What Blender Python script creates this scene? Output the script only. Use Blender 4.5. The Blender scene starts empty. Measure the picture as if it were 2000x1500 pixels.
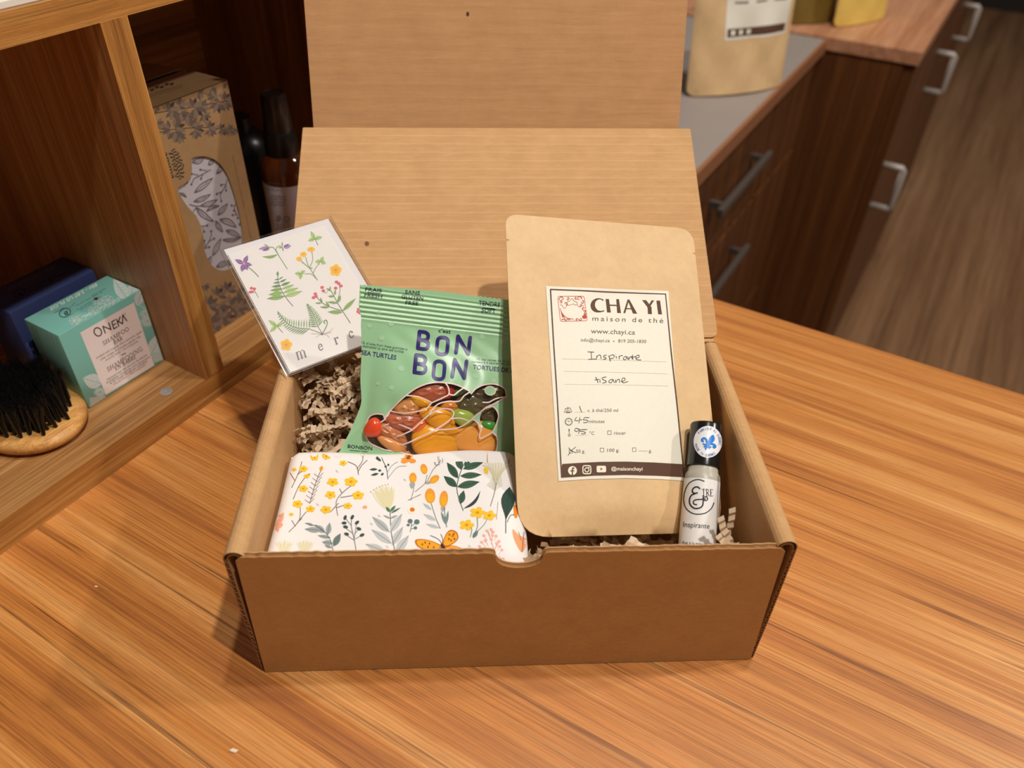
import bpy, bmesh, math, random
from mathutils import Vector, Matrix
from mathutils.geometry import delaunay_2d_cdt, tessellate_polygon
random.seed(7)
SC = bpy.context.scene
COL = SC.collection

# ------------------------------------------------------------------ camera
# room axes: X along the counter's grain, Y along the shelf front, Z up, counter top at z = 0
FPX = 1534.73
CAM = Vector((0.0, 0.0, 0.43612))
RX = Vector((0.85983, 0.51020, 0.01939))
RD = Vector((0.33829, -0.54084, -0.77010))
RF = Vector((-0.38242, 0.66872, -0.63763))
cd = bpy.data.cameras.new('camera')
cam = bpy.data.objects.new('camera', cd)
COL.objects.link(cam)
cam.matrix_world = Matrix(((RX.x, -RD.x, -RF.x, CAM.x), (RX.y, -RD.y, -RF.y, CAM.y), (RX.z, -RD.z, -RF.z, CAM.z), (0, 0, 0, 1)))
cd.sensor_width = 36.0
cd.lens = FPX / 2000 * 36
cd.clip_start = 0.02
cd.dof.use_dof = True
cd.dof.focus_distance = 0.50
cd.dof.aperture_fstop = 6.0
SC.camera = cam

# ------------------------------------------------------------------ world, lamps, exposure
wd = bpy.data.worlds.new('world')
SC.world = wd
wd.use_nodes = True
wd.node_tree.nodes['Background'].inputs[0].default_value = (1.0, 0.88, 0.74, 1)
wd.node_tree.nodes['Background'].inputs[1].default_value = 0.13
def add_lamp(name, loc, power, color, radius, cone=None, aim=None):
    l = bpy.data.lights.new(name, 'SPOT' if cone else 'POINT')
    l.energy = power; l.color = color; l.shadow_soft_size = radius
    o = bpy.data.objects.new(name, l); COL.objects.link(o); o.location = loc
    if cone:
        l.spot_size = math.radians(cone); l.spot_blend = 0.6
        d = Vector(aim) - Vector(loc)
        o.rotation_euler = d.to_track_quat('-Z', 'Y').to_euler()
    return o
add_lamp('ceiling_spot_key', (0.04, 0.57, 2.55), 70, (1.0, 0.94, 0.86), 0.045)
add_lamp('ceiling_spot_front', (0.70, 0.13, 2.5), 160, (1.0, 0.94, 0.86), 0.045)
add_lamp('counter_sheen_light', (1.75, 1.95, 2.5), 135, (1.0, 0.94, 0.86), 0.06)  # added light without a known fixture, for the sheen on the right counter
SC.view_settings.view_transform = 'Standard'
SC.view_settings.look = 'None'
SC.view_settings.gamma = 1.0
SC.view_settings.use_curve_mapping = False
SC.view_settings.exposure = -0.08

# ------------------------------------------------------------------ helpers
def lin(r, g, b):
    f = lambda c: (c / 255 / 12.92) if c / 255 <= 0.04045 else ((c / 255 + 0.055) / 1.055) ** 2.4
    return (f(r), f(g), f(b))
def ray(u, v):
    return RX * ((u - 1000) / FPX) + RD * ((v - 750) / FPX) + RF
def on_z(u, v, z):
    d = ray(u, v); return CAM + d * ((z - CAM.z) / d.z)
def on_plane(u, v, P, n):
    d = ray(u, v); return CAM + d * ((Vector(P) - CAM).dot(n) / d.dot(n))
def wloc(o):
    p = Vector((0, 0, 0))
    while o is not None:
        p = p + o.location; o = o.parent
    return p
def tag(o, label=None, cat=None, group=None, kind=None):
    if label: o['label'] = label
    if cat: o['category'] = cat
    if group: o['group'] = group
    if kind: o['kind'] = kind
    return o
def thing(name, loc, label, cat, group=None, kind=None):
    o = bpy.data.objects.new(name, None); COL.objects.link(o)
    o.empty_display_size = 0.02
    o.location = loc
    return tag(o, label, cat, group, kind)
def mk(name, V, F, mat, parent=None, smooth=False, cols=None, auto=None):
    """one mesh object from world-space vertices"""
    V = [Vector(v) for v in V]
    if parent is not None:
        org = wloc(parent)
    else:
        lo = [min(v[i] for v in V) for i in range(3)]; hi = [max(v[i] for v in V) for i in range(3)]
        org = Vector(((lo[0] + hi[0]) / 2, (lo[1] + hi[1]) / 2, lo[2]))
    me = bpy.data.meshes.new(name)
    me.from_pydata([v - org for v in V], [], F)
    mats = mat if isinstance(mat, (list, tuple)) else [mat]
    for m in mats: me.materials.append(m)
    if cols is not None:
        at = me.color_attributes.new('Ink', 'FLOAT_COLOR', 'POINT')
        flat = []
        for c in cols: flat.extend((c[0], c[1], c[2], 1.0))
        at.data.foreach_set('color', flat)
    if smooth:
        for p in me.polygons: p.use_smooth = True
    me.update()
    o = bpy.data.objects.new(name, me); COL.objects.link(o)
    if parent is not None: o.parent = parent
    else: o.location = org
    if auto is not None:
        bm = bmesh.new(); bm.from_mesh(me)
        bmesh.ops.recalc_face_normals(bm, faces=bm.faces)
        for e in bm.edges:
            if len(e.link_faces) == 2: e.smooth = e.calc_face_angle(0) < math.radians(auto)
        for f in bm.faces: f.smooth = True
        bm.to_mesh(me); bm.free()
    return o
def box_geo(lo, hi, bevel=0.0, seg=2, T=None):
    bm = bmesh.new()
    bmesh.ops.create_cube(bm, size=1)
    for v in bm.verts:
        v.co = Vector([lo[i] + (v.co[i] + 0.5) * (hi[i] - lo[i]) for i in range(3)])
    if bevel: bmesh.ops.bevel(bm, geom=bm.edges[:], offset=bevel, segments=seg, affect='EDGES', profile=0.5)
    bm.verts.index_update()
    V = [v.co.copy() for v in bm.verts]; F = [[v.index for v in f.verts] for f in bm.faces]
    bm.free()
    if T: V = [T(v) for v in V]
    return V, F
def box(name, lo, hi, mat, parent=None, bevel=0.0, T=None, seg=2):
    V, F = box_geo(lo, hi, bevel, seg, T)
    return mk(name, V, F, mat, parent)
def join(*geos):
    V, F = [], []
    for v, f in geos:
        n = len(V); V += list(v); F += [[i + n for i in q] for q in f]
    return V, F
def lathe_geo(A, ax, prof, seg=40, caps=True):
    """prof: (distance along axis, radius)"""
    A = Vector(A); ax = Vector(ax).normalized()
    a = ax.orthogonal().normalized(); b = ax.cross(a)
    V, F = [], []
    for h, r in prof:
        for k in range(seg):
            t = 2 * math.pi * k / seg
            V.append(A + ax * h + (a * math.cos(t) + b * math.sin(t)) * r)
    for i in range(len(prof) - 1):
        for k in range(seg):
            k2 = (k + 1) % seg
            F.append([i * seg + k, i * seg + k2, (i + 1) * seg + k2, (i + 1) * seg + k])
    if caps:
        F.append(list(range(seg))[::-1]); F.append([(len(prof) - 1) * seg + k for k in range(seg)])
    return V, F
def lathe(name, A, ax, prof, mat, parent=None, seg=40, auto=40):
    V, F = lathe_geo(A, ax, prof, seg)
    return mk(name, V, F, mat, parent, auto=auto)
def tube_geo(P, r, seg=8):
    P = [Vector(p) for p in P]; V, F = [], []
    for i, p in enumerate(P):
        t = (P[min(i + 1, len(P) - 1)] - P[max(i - 1, 0)]).normalized()
        a = t.orthogonal().normalized()
        if i:
            a = (pa - t * pa.dot(t)).normalized()
        pa = a; b = t.cross(a)
        for k in range(seg):
            q = 2 * math.pi * k / seg
            V.append(p + (a * math.cos(q) + b * math.sin(q)) * r)
    for i in range(len(P) - 1):
        for k in range(seg):
            k2 = (k + 1) % seg
            F.append([i * seg + k, i * seg + k2, (i + 1) * seg + k2, (i + 1) * seg + k])
    F.append(list(range(seg))[::-1]); F.append([(len(P) - 1) * seg + k for k in range(seg)])
    return V, F
def inpoly(x, y, P):
    c = False; n = len(P); j = n - 1
    for i in range(n):
        xi, yi = P[i]; xj, yj = P[j]
        if (yi > y) != (yj > y) and x < (xj - xi) * (y - yi) / (yj - yi) + xi: c = not c
        j = i
    return c
def mesh2d(outer, holes=(), res=None, extra=(), skip=None):
    """constrained triangulation of a polygon with holes plus inner grid points"""
    pts, edges = [], []
    for P in [outer] + list(holes):
        n = len(pts); m = len(P); pts += [Vector((p[0], p[1])) for p in P]
        edges += [(n + i, n + (i + 1) % m) for i in range(m)]
    if res:
        x0 = min(p[0] for p in outer); x1 = max(p[0] for p in outer)
        y0 = min(p[1] for p in outer); y1 = max(p[1] for p in outer)
        nx = int((x1 - x0) / res) + 1; ny = int((y1 - y0) / res) + 1
        for i in range(nx + 1):
            for j in range(ny + 1):
                x = x0 + (i + (0.5 if j % 2 else 0) + 0.013) * res; y = y0 + (j + 0.017) * res
                if (skip is None or not skip(x, y)) and inpoly(x, y, outer) and not any(inpoly(x, y, h) for h in holes): pts.append(Vector((x, y)))
    for x, y in extra:
        if inpoly(x, y, outer) and not any(inpoly(x, y, h) for h in holes): pts.append(Vector((x, y)))
    V, E, F, *_ = delaunay_2d_cdt(pts, edges, [], 0, 1e-9)
    out = []
    for f in F:
        cx = sum(V[i][0] for i in f) / 3; cy = sum(V[i][1] for i in f) / 3
        if inpoly(cx, cy, outer) and not any(inpoly(cx, cy, h) for h in holes): out.append(list(f))
    return [(v[0], v[1]) for v in V], out
def smooth_closed(P, n=5):
    out = []; m = len(P)
    for i in range(m):
        p0, p1, p2, p3 = P[i - 1], P[i], P[(i + 1) % m], P[(i + 2) % m]
        for k in range(n):
            t = k / n
            out.append(tuple(0.5 * (2 * p1[j] + (p2[j] - p0[j]) * t + (2 * p0[j] - 5 * p1[j] + 4 * p2[j] - p3[j]) * t * t + (3 * p1[j] - p0[j] - 3 * p2[j] + p3[j]) * t ** 3) for j in range(2)))
    return out
def smooth_open(P, n=5):
    if len(P) < 3: return [tuple(p) for p in P]
    Q = [P[0]] + list(P) + [P[-1]]; out = []
    for i in range(1, len(Q) - 2):
        p0, p1, p2, p3 = Q[i - 1], Q[i], Q[i + 1], Q[i + 2]
        for k in range(n):
            t = k / n
            out.append(tuple(0.5 * (2 * p1[j] + (p2[j] - p0[j]) * t + (2 * p0[j] - 5 * p1[j] + 4 * p2[j] - p3[j]) * t * t + (3 * p1[j] - p0[j] - 3 * p2[j] + p3[j]) * t ** 3) for j in range(2)))
    out.append(tuple(P[-1])); return out
def round_poly(P, R, n=6):
    """polygon with rounded corners; R a list of radii"""
    out = []; m = len(P)
    for i in range(m):
        p = Vector(P[i]); r = R[i]
        if r <= 0: out.append(tuple(p)); continue
        a = (Vector(P[i - 1]) - p).normalized(); b = (Vector(P[(i + 1) % m]) - p).normalized()
        p0 = p + a * r; p1 = p + b * r
        for k in range(n + 1):
            t = k / n
            q = p0 * (1 - t) ** 2 + p * 2 * t * (1 - t) + p1 * t * t
            out.append((q.x, q.y))
    return out
def slab(name, outer, holes, T, depth, mat, parent=None, res=None, smooth=False):
    """flat plate: 2D outline extruded; T(x, y, d) -> world point, d in 0..depth"""
    V2, F2 = mesh2d(outer, holes, res)
    n = len(V2)
    V = [T(x, y, depth) for x, y in V2] + [T(x, y, 0) for x, y in V2]
    F = [list(f) for f in F2] + [[i + n for i in f[::-1]] for f in F2]
    cnt = {}
    for f in F2:
        for i in range(3):
            e = (f[i], f[(i + 1) % 3]); cnt[e] = 1
    for (a, b) in list(cnt):
        if (b, a) not in cnt: F.append([b, a, a + n, b + n])
    o = mk(name, V, F, mat, parent)
    bm = bmesh.new(); bm.from_mesh(o.data); bmesh.ops.recalc_face_normals(bm, faces=bm.faces); bm.to_mesh(o.data); bm.free()
    return o

# ------------------------------------------------------------------ materials
def nmat(name):
    m = bpy.data.materials.new(name); m.use_nodes = True
    nt = m.node_tree; b = nt.nodes['Principled BSDF']
    return m, nt, b
def plain(name, col, rough=0.5, spec=0.5, metal=0.0, noise=0.0, nscale=200.0, bump=0.0, trans=0.0, coat=0.0, sss=0.0, ior=1.45, bscale=None):
    m, nt, b = nmat(name)
    b.inputs['Base Color'].default_value = (*col, 1)
    b.inputs['Roughness'].default_value = rough
    b.inputs['Specular IOR Level'].default_value = spec
    b.inputs['Metallic'].default_value = metal
    b.inputs['Transmission Weight'].default_value = trans
    b.inputs['Coat Weight'].default_value = coat
    b.inputs['IOR'].default_value = ior
    if sss:
        b.inputs['Subsurface Weight'].default_value = sss
        b.inputs['Subsurface Scale'].default_value = 0.004
        b.inputs['Subsurface Radius'].default_value = (1.0, 0.5, 0.2)
    if noise or bump:
        tc = nt.nodes.new('ShaderNodeTexCoord'); ns = nt.nodes.new('ShaderNodeTexNoise')
        ns.inputs['Scale'].default_value = nscale; ns.inputs['Detail'].default_value = 4
        nt.links.new(tc.outputs['Object'], ns.inputs['Vector'])
        if noise:
            mx = nt.nodes.new('ShaderNodeMix'); mx.data_type = 'RGBA'
            mx.inputs['A'].default_value = (*[c * (1 - noise) for c in col], 1)
            mx.inputs['B'].default_value = (*[min(1, c * (1 + noise)) for c in col], 1)
            nt.links.new(ns.outputs['Fac'], mx.inputs['Factor']); nt.links.new(mx.outputs['Result'], b.inputs['Base Color'])
        if bump:
            ns2 = nt.nodes.new('ShaderNodeTexNoise'); ns2.inputs['Scale'].default_value = bscale or nscale; ns2.inputs['Detail'].default_value = 3
            nt.links.new(tc.outputs['Object'], ns2.inputs['Vector'])
            bp = nt.nodes.new('ShaderNodeBump'); bp.inputs['Strength'].default_value = 1.0; bp.inputs['Distance'].default_value = bump
            nt.links.new(ns2.outputs['Fac'], bp.inputs['Height']); nt.links.new(bp.outputs['Normal'], b.inputs['Normal'])
    return m
def wood(name, c_dark, c_mid, c_light, axis, rough=0.45, sc=1.0, spec=0.4, streak=0.75, seed=0.0, long=3.0):
    """laminate with long grain along one world axis"""
    m, nt, b = nmat(name)
    N = nt.nodes.new; L = nt.links.new
    g = N('ShaderNodeNewGeometry')
    def mapped(along, across, off):
        mp = N('ShaderNodeMapping'); s = [across * sc] * 3; s[axis] = along * sc
        mp.inputs['Scale'].default_value = s; mp.inputs['Location'].default_value = (off + seed, off * 0.7 + seed * 1.3, off * 1.3 + seed * 0.6)
        L(g.outputs['Position'], mp.inputs['Vector']); return mp
    def noise(mp, detail, rough_, dist=0.0):
        n = N('ShaderNodeTexNoise'); n.inputs['Scale'].default_value = 1.0; n.inputs['Detail'].default_value = detail
        n.inputs['Roughness'].default_value = rough_; n.inputs['Distortion'].default_value = dist
        L(mp.outputs['Vector'], n.inputs['Vector']); return n
    def ramp(src, stops):
        r = N('ShaderNodeValToRGB'); e = r.color_ramp.elements
        while len(e) > 2: e.remove(e[-1])
        for i, (p, c) in enumerate(stops):
            el = e[i] if i < 2 else e.new(p)
            el.position = p; el.color = (*c, 1) if len(c) == 3 else c
        L(src, r.inputs['Fac']); return r
    n1 = noise(mapped(long * 0.5, 46, 3.1), 5, 0.66, 0.12)
    n2 = noise(mapped(long * 1.6, 760, 7.7), 5, 0.72, 0.05)
    n3 = noise(mapped(long * 0.45, 105, 13.0), 4, 0.6, 0.25)
    n4 = noise(mapped(long * 16, 2000, 1.9), 2, 0.6)
    r1 = ramp(n1.outputs['Fac'], [(0.30, c_dark), (0.50, c_mid), (0.68, c_light)])
    r2 = ramp(n2.outputs['Fac'], [(0.34, (0.56, 0.52, 0.50)), (0.62, (1.14, 1.14, 1.14))])
    mul = N('ShaderNodeMix'); mul.data_type = 'RGBA'; mul.blend_type = 'MULTIPLY'; mul.inputs['Factor'].default_value = 0.85
    L(r1.outputs['Color'], mul.inputs['A']); L(r2.outputs['Color'], mul.inputs['B'])
    r3 = ramp(n3.outputs['Fac'], [(0.62, (1, 1, 1)), (0.655, (0.36, 0.31, 0.30)), (0.69, (1, 1, 1))])
    mul2 = N('ShaderNodeMix'); mul2.data_type = 'RGBA'; mul2.blend_type = 'MULTIPLY'; mul2.inputs['Factor'].default_value = streak
    L(mul.outputs['Result'], mul2.inputs['A']); L(r3.outputs['Color'], mul2.inputs['B'])
    r4 = ramp(n4.outputs['Fac'], [(0.30, (0.55, 0.5, 0.48)), (0.42, (1, 1, 1))])
    mul3 = N('ShaderNodeMix'); mul3.data_type = 'RGBA'; mul3.blend_type = 'MULTIPLY'; mul3.inputs['Factor'].default_value = 0.6
    L(mul2.outputs['Result'], mul3.inputs['A']); L(r4.outputs['Color'], mul3.inputs['B'])
    L(mul3.outputs['Result'], b.inputs['Base Color'])
    b.inputs['Roughness'].default_value = rough; b.inputs['Specular IOR Level'].default_value = spec
    bp = N('ShaderNodeBump'); bp.inputs['Distance'].default_value = 0.00012; bp.inputs['Strength'].default_value = 0.7
    L(n2.outputs['Fac'], bp.inputs['Height']); L(bp.outputs['Normal'], b.inputs['Normal'])
    return m
def kraft(name, col, axis_stretch=(120, 900, 900), rough=0.75, flute=0.0, fibre=0.16, lines=0.0, spec=0.25, seed=0):
    """kraft board or paper: fibres, mottling, optional flute lines along local Y of the sheet (UV-free, object coords)"""
    m, nt, b = nmat(name)
    N = nt.nodes.new; L = nt.links.new
    tc = N('ShaderNodeTexCoord')
    def noise(scale, detail, off=0.0):
        mp = N('ShaderNodeMapping'); mp.inputs['Scale'].default_value = scale; mp.inputs['Location'].default_value = (off + seed, off, off - seed)
        L(tc.outputs['Object'], mp.inputs['Vector'])
        n = N('ShaderNodeTexNoise'); n.inputs['Scale'].default_value = 1; n.inputs['Detail'].default_value = detail; n.inputs['Roughness'].default_value = 0.65
        L(mp.outputs['Vector'], n.inputs['Vector']); return n
    a = noise(axis_stretch, 4); c = noise((45, 45, 45), 3, 4.0); f = noise((700, 1500, 1500), 2, 9.0)
    def mixc(fac, A, B, blend='MIX', const=None):
        x = N('ShaderNodeMix'); x.data_type = 'RGBA'; x.blend_type = blend
        if const is not None: x.inputs['Factor'].default_value = const
        else: L(fac, x.inputs['Factor'])
        for k, s in (('A', A), ('B', B)):
            if isinstance(s, tuple): x.inputs[k].default_value = (*s, 1)
            else: L(s, x.inputs[k])
        return x.outputs['Result']
    lo = tuple(v * (1 - fibre) for v in col); hi = tuple(min(1, v * (1 + fibre)) for v in col)
    base = mixc(a.outputs['Fac'], lo, hi)
    rm = N('ShaderNodeValToRGB'); rm.color_ramp.elements[0].position = 0.35; rm.color_ramp.elements[0].color = (0.95, 0.94, 0.93, 1)
    rm.color_ramp.elements[1].position = 0.65; rm.color_ramp.elements[1].color = (1.03, 1.03, 1.03, 1)
    L(c.outputs['Fac'], rm.inputs['Fac'])
    base = mixc(None, base, rm.outputs['Color'], 'MULTIPLY', 1.0)
    rf = N('ShaderNodeValToRGB'); rf.color_ramp.elements[0].position = 0.28; rf.color_ramp.elements[0].color = (0.75, 0.70, 0.65, 1)
    rf.color_ramp.elements[1].position = 0.40; rf.color_ramp.elements[1].color = (1, 1, 1, 1)
    L(f.outputs['Fac'], rf.inputs['Fac'])
    base = mixc(None, base, rf.outputs['Color'], 'MULTIPLY', 0.5)
    bp = N('ShaderNodeBump'); bp.inputs['Distance'].default_value = 0.00008; bp.inputs['Strength'].default_value = 0.8
    L(a.outputs['Fac'], bp.inputs['Height'])
    if flute:
        w = N('ShaderNodeTexWave'); w.wave_type = 'BANDS'; w.bands_direction = 'Y'; w.inputs['Scale'].default_value = flute; w.inputs['Distortion'].default_value = 0.25
        w.inputs['Detail Scale'].default_value = 3.0
        L(tc.outputs['Object'], w.inputs['Vector'])
        rw = N('ShaderNodeValToRGB'); rw.color_ramp.elements[0].position = 0.955; rw.color_ramp.elements[0].color = (0, 0, 0, 1)
        rw.color_ramp.elements[1].position = 1.0; rw.color_ramp.elements[1].color = (1, 1, 1, 1)
        L(w.outputs['Fac'], rw.inputs['Fac'])
        brk = noise((25, 60, 25), 2, 2.2)
        mm = N('ShaderNodeMath'); mm.operation = 'MULTIPLY'; L(rw.outputs['Color'], mm.inputs[0]); L(brk.outputs['Fac'], mm.inputs[1])
        mm2 = N('ShaderNodeMath'); mm2.operation = 'MULTIPLY'; L(mm.outputs[0], mm2.inputs[0]); mm2.inputs[1].default_value = lines
        base = mixc(mm2.outputs[0], base, tuple(min(1, v * 1.6 + 0.05) for v in col))
        bp2 = N('ShaderNodeBump'); bp2.inputs['Distance'].default_value = 0.00010; bp2.inputs['Strength'].default_value = 0.6
        L(w.outputs['Fac'], bp2.inputs['Height']); L(bp.outputs['Normal'], bp2.inputs['Normal']); bp = bp2
    L(base, b.inputs['Base Color']); L(bp.outputs['Normal'], b.inputs['Normal'])
    b.inputs['Roughness'].default_value = rough; b.inputs['Specular IOR Level'].default_value = spec
    return m
def ink_mat(name, rough=0.6, spec=0.3, coat=0.0):
    m, nt, b = nmat(name)
    a = nt.nodes.new('ShaderNodeVertexColor'); a.layer_name = 'Ink'
    nt.links.new(a.outputs['Color'], b.inputs['Base Color'])
    b.inputs['Roughness'].default_value = rough; b.inputs['Specular IOR Level'].default_value = spec; b.inputs['Coat Weight'].default_value = coat
    return m
def film(name, amount=0.10, rough=0.06, tint=(1, 1, 1)):
    """clear plastic film: mostly see-through with a gloss"""
    m = bpy.data.materials.new(name); m.use_nodes = True
    nt = m.node_tree; nt.nodes.clear()
    o = nt.nodes.new('ShaderNodeOutputMaterial'); t = nt.nodes.new('ShaderNodeBsdfTransparent'); g = nt.nodes.new('ShaderNodeBsdfGlossy')
    t.inputs['Color'].default_value = (*tint, 1)
    g.inputs['Roughness'].default_value = rough
    fr = nt.nodes.new('ShaderNodeLayerWeight'); fr.inputs['Blend'].default_value = 0.5
    pw = nt.nodes.new('ShaderNodeMath'); pw.operation = 'POWER'; pw.inputs[1].default_value = 4.0
    nt.links.new(fr.outputs['Facing'], pw.inputs[0])
    ad = nt.nodes.new('ShaderNodeMath'); ad.operation = 'MULTIPLY_ADD'; ad.inputs[1].default_value = 0.5; ad.inputs[2].default_value = amount + 0.03
    nt.links.new(pw.outputs[0], ad.inputs[0])
    mx = nt.nodes.new('ShaderNodeMixShader')
    nt.links.new(ad.outputs[0], mx.inputs[0]); nt.links.new(t.outputs[0], mx.inputs[1]); nt.links.new(g.outputs[0], mx.inputs[2]); nt.links.new(mx.outputs[0], o.inputs[0])
    return m

M = {}
M['counter'] = wood('counter_laminate', lin(156, 88, 38), lin(206, 133, 62), lin(228, 164, 94), 0, rough=0.40, sc=1.0, spec=0.4, streak=0.9)
M['counter'].node_tree.nodes['Principled BSDF'].inputs['Coat Weight'].default_value = 0.7
M['counter'].node_tree.nodes['Principled BSDF'].inputs['Coat Roughness'].default_value = 0.42
M['shelf_y'] = wood('shelf_laminate_along', lin(126, 84, 44), lin(172, 122, 70), lin(198, 150, 96), 1, rough=0.45, streak=0.55, seed=4.0)
M['shelf_z'] = wood('shelf_laminate_upright', lin(138, 90, 48), lin(182, 128, 74), lin(204, 154, 98), 2, rough=0.40, streak=0.55, seed=9.0)
M['edge_y'] = wood('shelf_edge_band', lin(138, 88, 40), lin(188, 130, 64), lin(212, 158, 88), 1, rough=0.5, sc=2.2, streak=0.7, seed=2.0)
M['edge_z'] = wood('shelf_edge_band_upright', lin(138, 88, 40), lin(188, 130, 64), lin(212, 158, 88), 2, rough=0.5, sc=2.2, streak=0.7, seed=6.0)
M['cab'] = wood('cabinet_laminate', lin(72, 38, 14), lin(98, 56, 24), lin(118, 72, 34), 2, rough=0.5, streak=0.4, seed=1.0)
M['cabtop'] = wood('cabinet_top_laminate', lin(170, 112, 78), lin(198, 142, 106), lin(212, 160, 124), 1, rough=0.5, streak=0.3, seed=5.0)
M['floor'] = wood('floor_laminate', lin(118, 84, 58), lin(148, 110, 78), lin(168, 130, 96), 1, rough=0.45, sc=0.4, streak=0.4, seed=3.0)
M['ink'] = ink_mat('printed_ink')
M['ink_gloss'] = ink_mat('printed_ink_gloss', 0.35, 0.4)
# ================================================================== the setting
FZ = -0.9
tag(box('floor', (-2.0, -0.8, FZ - 0.02), (3.0, 6.4, FZ), M['floor']), 'brown wooden floor beyond the counter', kind='structure')
tag(box('wall_back', (-2.0, 6.4, FZ - 0.02), (3.0, 6.5, 2.0), plain('dark_wall', lin(40, 32, 26), 0.8, noise=0.2, nscale=8)), 'dark far wall', kind='structure')

# ------------------------------------------------------------------ counter we look down on
ct = thing('counter', (-0.2, 0.1, FZ), 'warm brown wood grain counter the open carton stands on', 'counter')
box('countertop', (-1.05, -0.75, -0.03), (1.3, 0.683, 0.0), M['counter'], ct, bevel=0.0015)
box('counter_base', (-1.03, -0.70, FZ), (1.25, 0.655, -0.03), M['cab'], ct)

# ------------------------------------------------------------------ wing of the counter at the back, drawers facing right
XA = -0.282
wg = thing('drawer_cabinet', (-0.6, 1.15, FZ), 'low brown drawer cabinet with dark bar handles behind the carton', 'cabinet')
box('cabinet_body', (-0.95, 0.70, FZ), (XA - 0.02, 1.655, -0.025), M['cab'], wg)
box('cabinet_top', (-0.95, 0.686, -0.025), (XA, 1.657, 0.0), plain('grey_top', lin(150, 140, 134), 0.5, noise=0.06, nscale=20), wg, bevel=0.001)
box('top_edge_band', (XA, 0.686, -0.025), (XA + 0.006, 1.657, -0.0005), plain('edge_red_brown', lin(150, 98, 66), 0.5, noise=0.1), wg)
steel = plain('brushed_steel', lin(178, 170, 164), 0.35, metal=0.85, noise=0.05)
bar_m = plain('bar_handle_grey', lin(96, 86, 80), 0.4, metal=0.4)
for (z0, z1) in ((-0.20, -0.035), (-0.53, -0.21), (-0.88, -0.54)):
    for (y0, y1) in ((0.72, 1.37), (1.38, 1.64)):
        d = box('drawer_front', (XA - 0.02, y0, z0), (XA - 0.002, y1, z1), M['cab'], wg, bevel=0.001)
        zc = z1 - 0.06
        yc = (y0 + y1) / 2
        if y1 - y0 < 0.5: continue
        yh0, yh1 = 1.05, 1.30
        g = join(box_geo((XA + 0.016, yh0, zc - 0.007), (XA + 0.026, yh1, zc + 0.007), 0.002),
                 box_geo((XA - 0.002, yh0 + 0.02, zc - 0.005), (XA + 0.017, yh0 + 0.03, zc + 0.005)),
                 box_geo((XA - 0.002, yh1 - 0.03, zc - 0.005), (XA + 0.017, yh1 - 0.02, zc + 0.005)))
        tag(mk('bar_handle', g[0], g[1], bar_m, d), 'grey bar handle')

# ------------------------------------------------------------------ taller run closing the corner
XB = -0.112
cb = thing('cupboard', (-0.5, 2.3, FZ), 'brown cupboard with pale wood top and pale metal door handles', 'cabinet')
box('cupboard_body', (-0.95, 1.664, FZ), (XB - 0.02, 3.2, -0.02), M['cab'], cb)
box('cupboard_top', (-0.95, 1.660, -0.02), (XB + 0.004, 3.21, 0.004), M['cabtop'], cb, bevel=0.001)
white_metal = plain('white_metal', lin(176, 166, 158), 0.45, metal=0.2)
for (y0, y1, yh) in ((1.668, 2.16, 1.69), (2.17, 2.68, 2.20), (2.69, 3.19, 2.72)):
    d = box('cupboard_door', (XB - 0.019, y0, FZ + 0.06), (XB, y1, -0.024), M['cab'], cb, bevel=0.001)
    z1 = -0.222 if y0 < 2 else -0.13
    P = [(XB - 0.001, yh, z1), (XB + 0.036, yh, z1), (XB + 0.040, yh, z1 - 0.004), (XB + 0.040, yh, z1 - 0.085), (XB + 0.036, yh, z1 - 0.089), (XB - 0.001, yh, z1 - 0.089)]
    V, F = tube_geo(P, 0.0065, 10)
    tag(mk('door_handle', V, F, white_metal, d, smooth=True), 'pale D-shaped metal handle')

# ------------------------------------------------------------------ open wooden shelf unit on the left
XS = -0.463; XBK = -0.78
su = thing('shelf_unit', (-0.62, 0.20, 0.0), 'open brown wooden cubby shelf standing at the left of the carton', 'shelf')
def edged(name, lo, hi, face, edge, bevel=0.0006):
    o = box(name, lo, (hi[0] - 0.0006, hi[1], hi[2]), face, su)
    e = box('edge_band', (hi[0] - 0.0006, lo[1], lo[2]), hi, edge, o)
    return o
edged('base_board', (XBK, -0.35, 0.0), (XS, 0.66, 0.024), M['shelf_y'], M['edge_y'])
edged('top_board', (XBK, -0.35, 0.2985), (XS, 0.66, 0.316), M['shelf_y'], M['edge_y'])
edged('divider', (XBK, 0.304, 0.024), (XS + 0.0003, 0.3235, 0.2985), M['shelf_z'], M['edge_z'])
edged('side_panel', (XBK, 0.63, 0.024), (XS, 0.648, 0.2985), M['shelf_z'], M['edge_z'])
edged('side_panel', (XBK, -0.33, 0.024), (XS, -0.312, 0.2985), M['shelf_z'], M['edge_z'])
box('back_panel', (XBK - 0.008, -0.35, 0.0), (XBK, 0.66, 0.316), M['shelf_y'], su)
V, F = lathe_geo((-0.4774, 0.2768, 0.0238), (0, 0, 1), [(0, 0.0048), (0.0006, 0.0050), (0.0008, 0.0044), (0.0008, 0.0020), (0.0003, 0.0018)], 24)
tag(mk('cam_fitting', V, F, plain('cam_zinc', lin(190, 188, 184), 0.45, metal=0.7), su, auto=30), 'round grey metal screw fitting')
wb = box('white_board', (-0.77, -0.30, 0.3161), (-0.4665, 0.60, 0.3201), plain('white_laminate', lin(236, 232, 224), 0.5, noise=0.02), bevel=0.0005)
tag(wb, 'white board lying on top of the wooden shelf', 'board')
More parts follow.
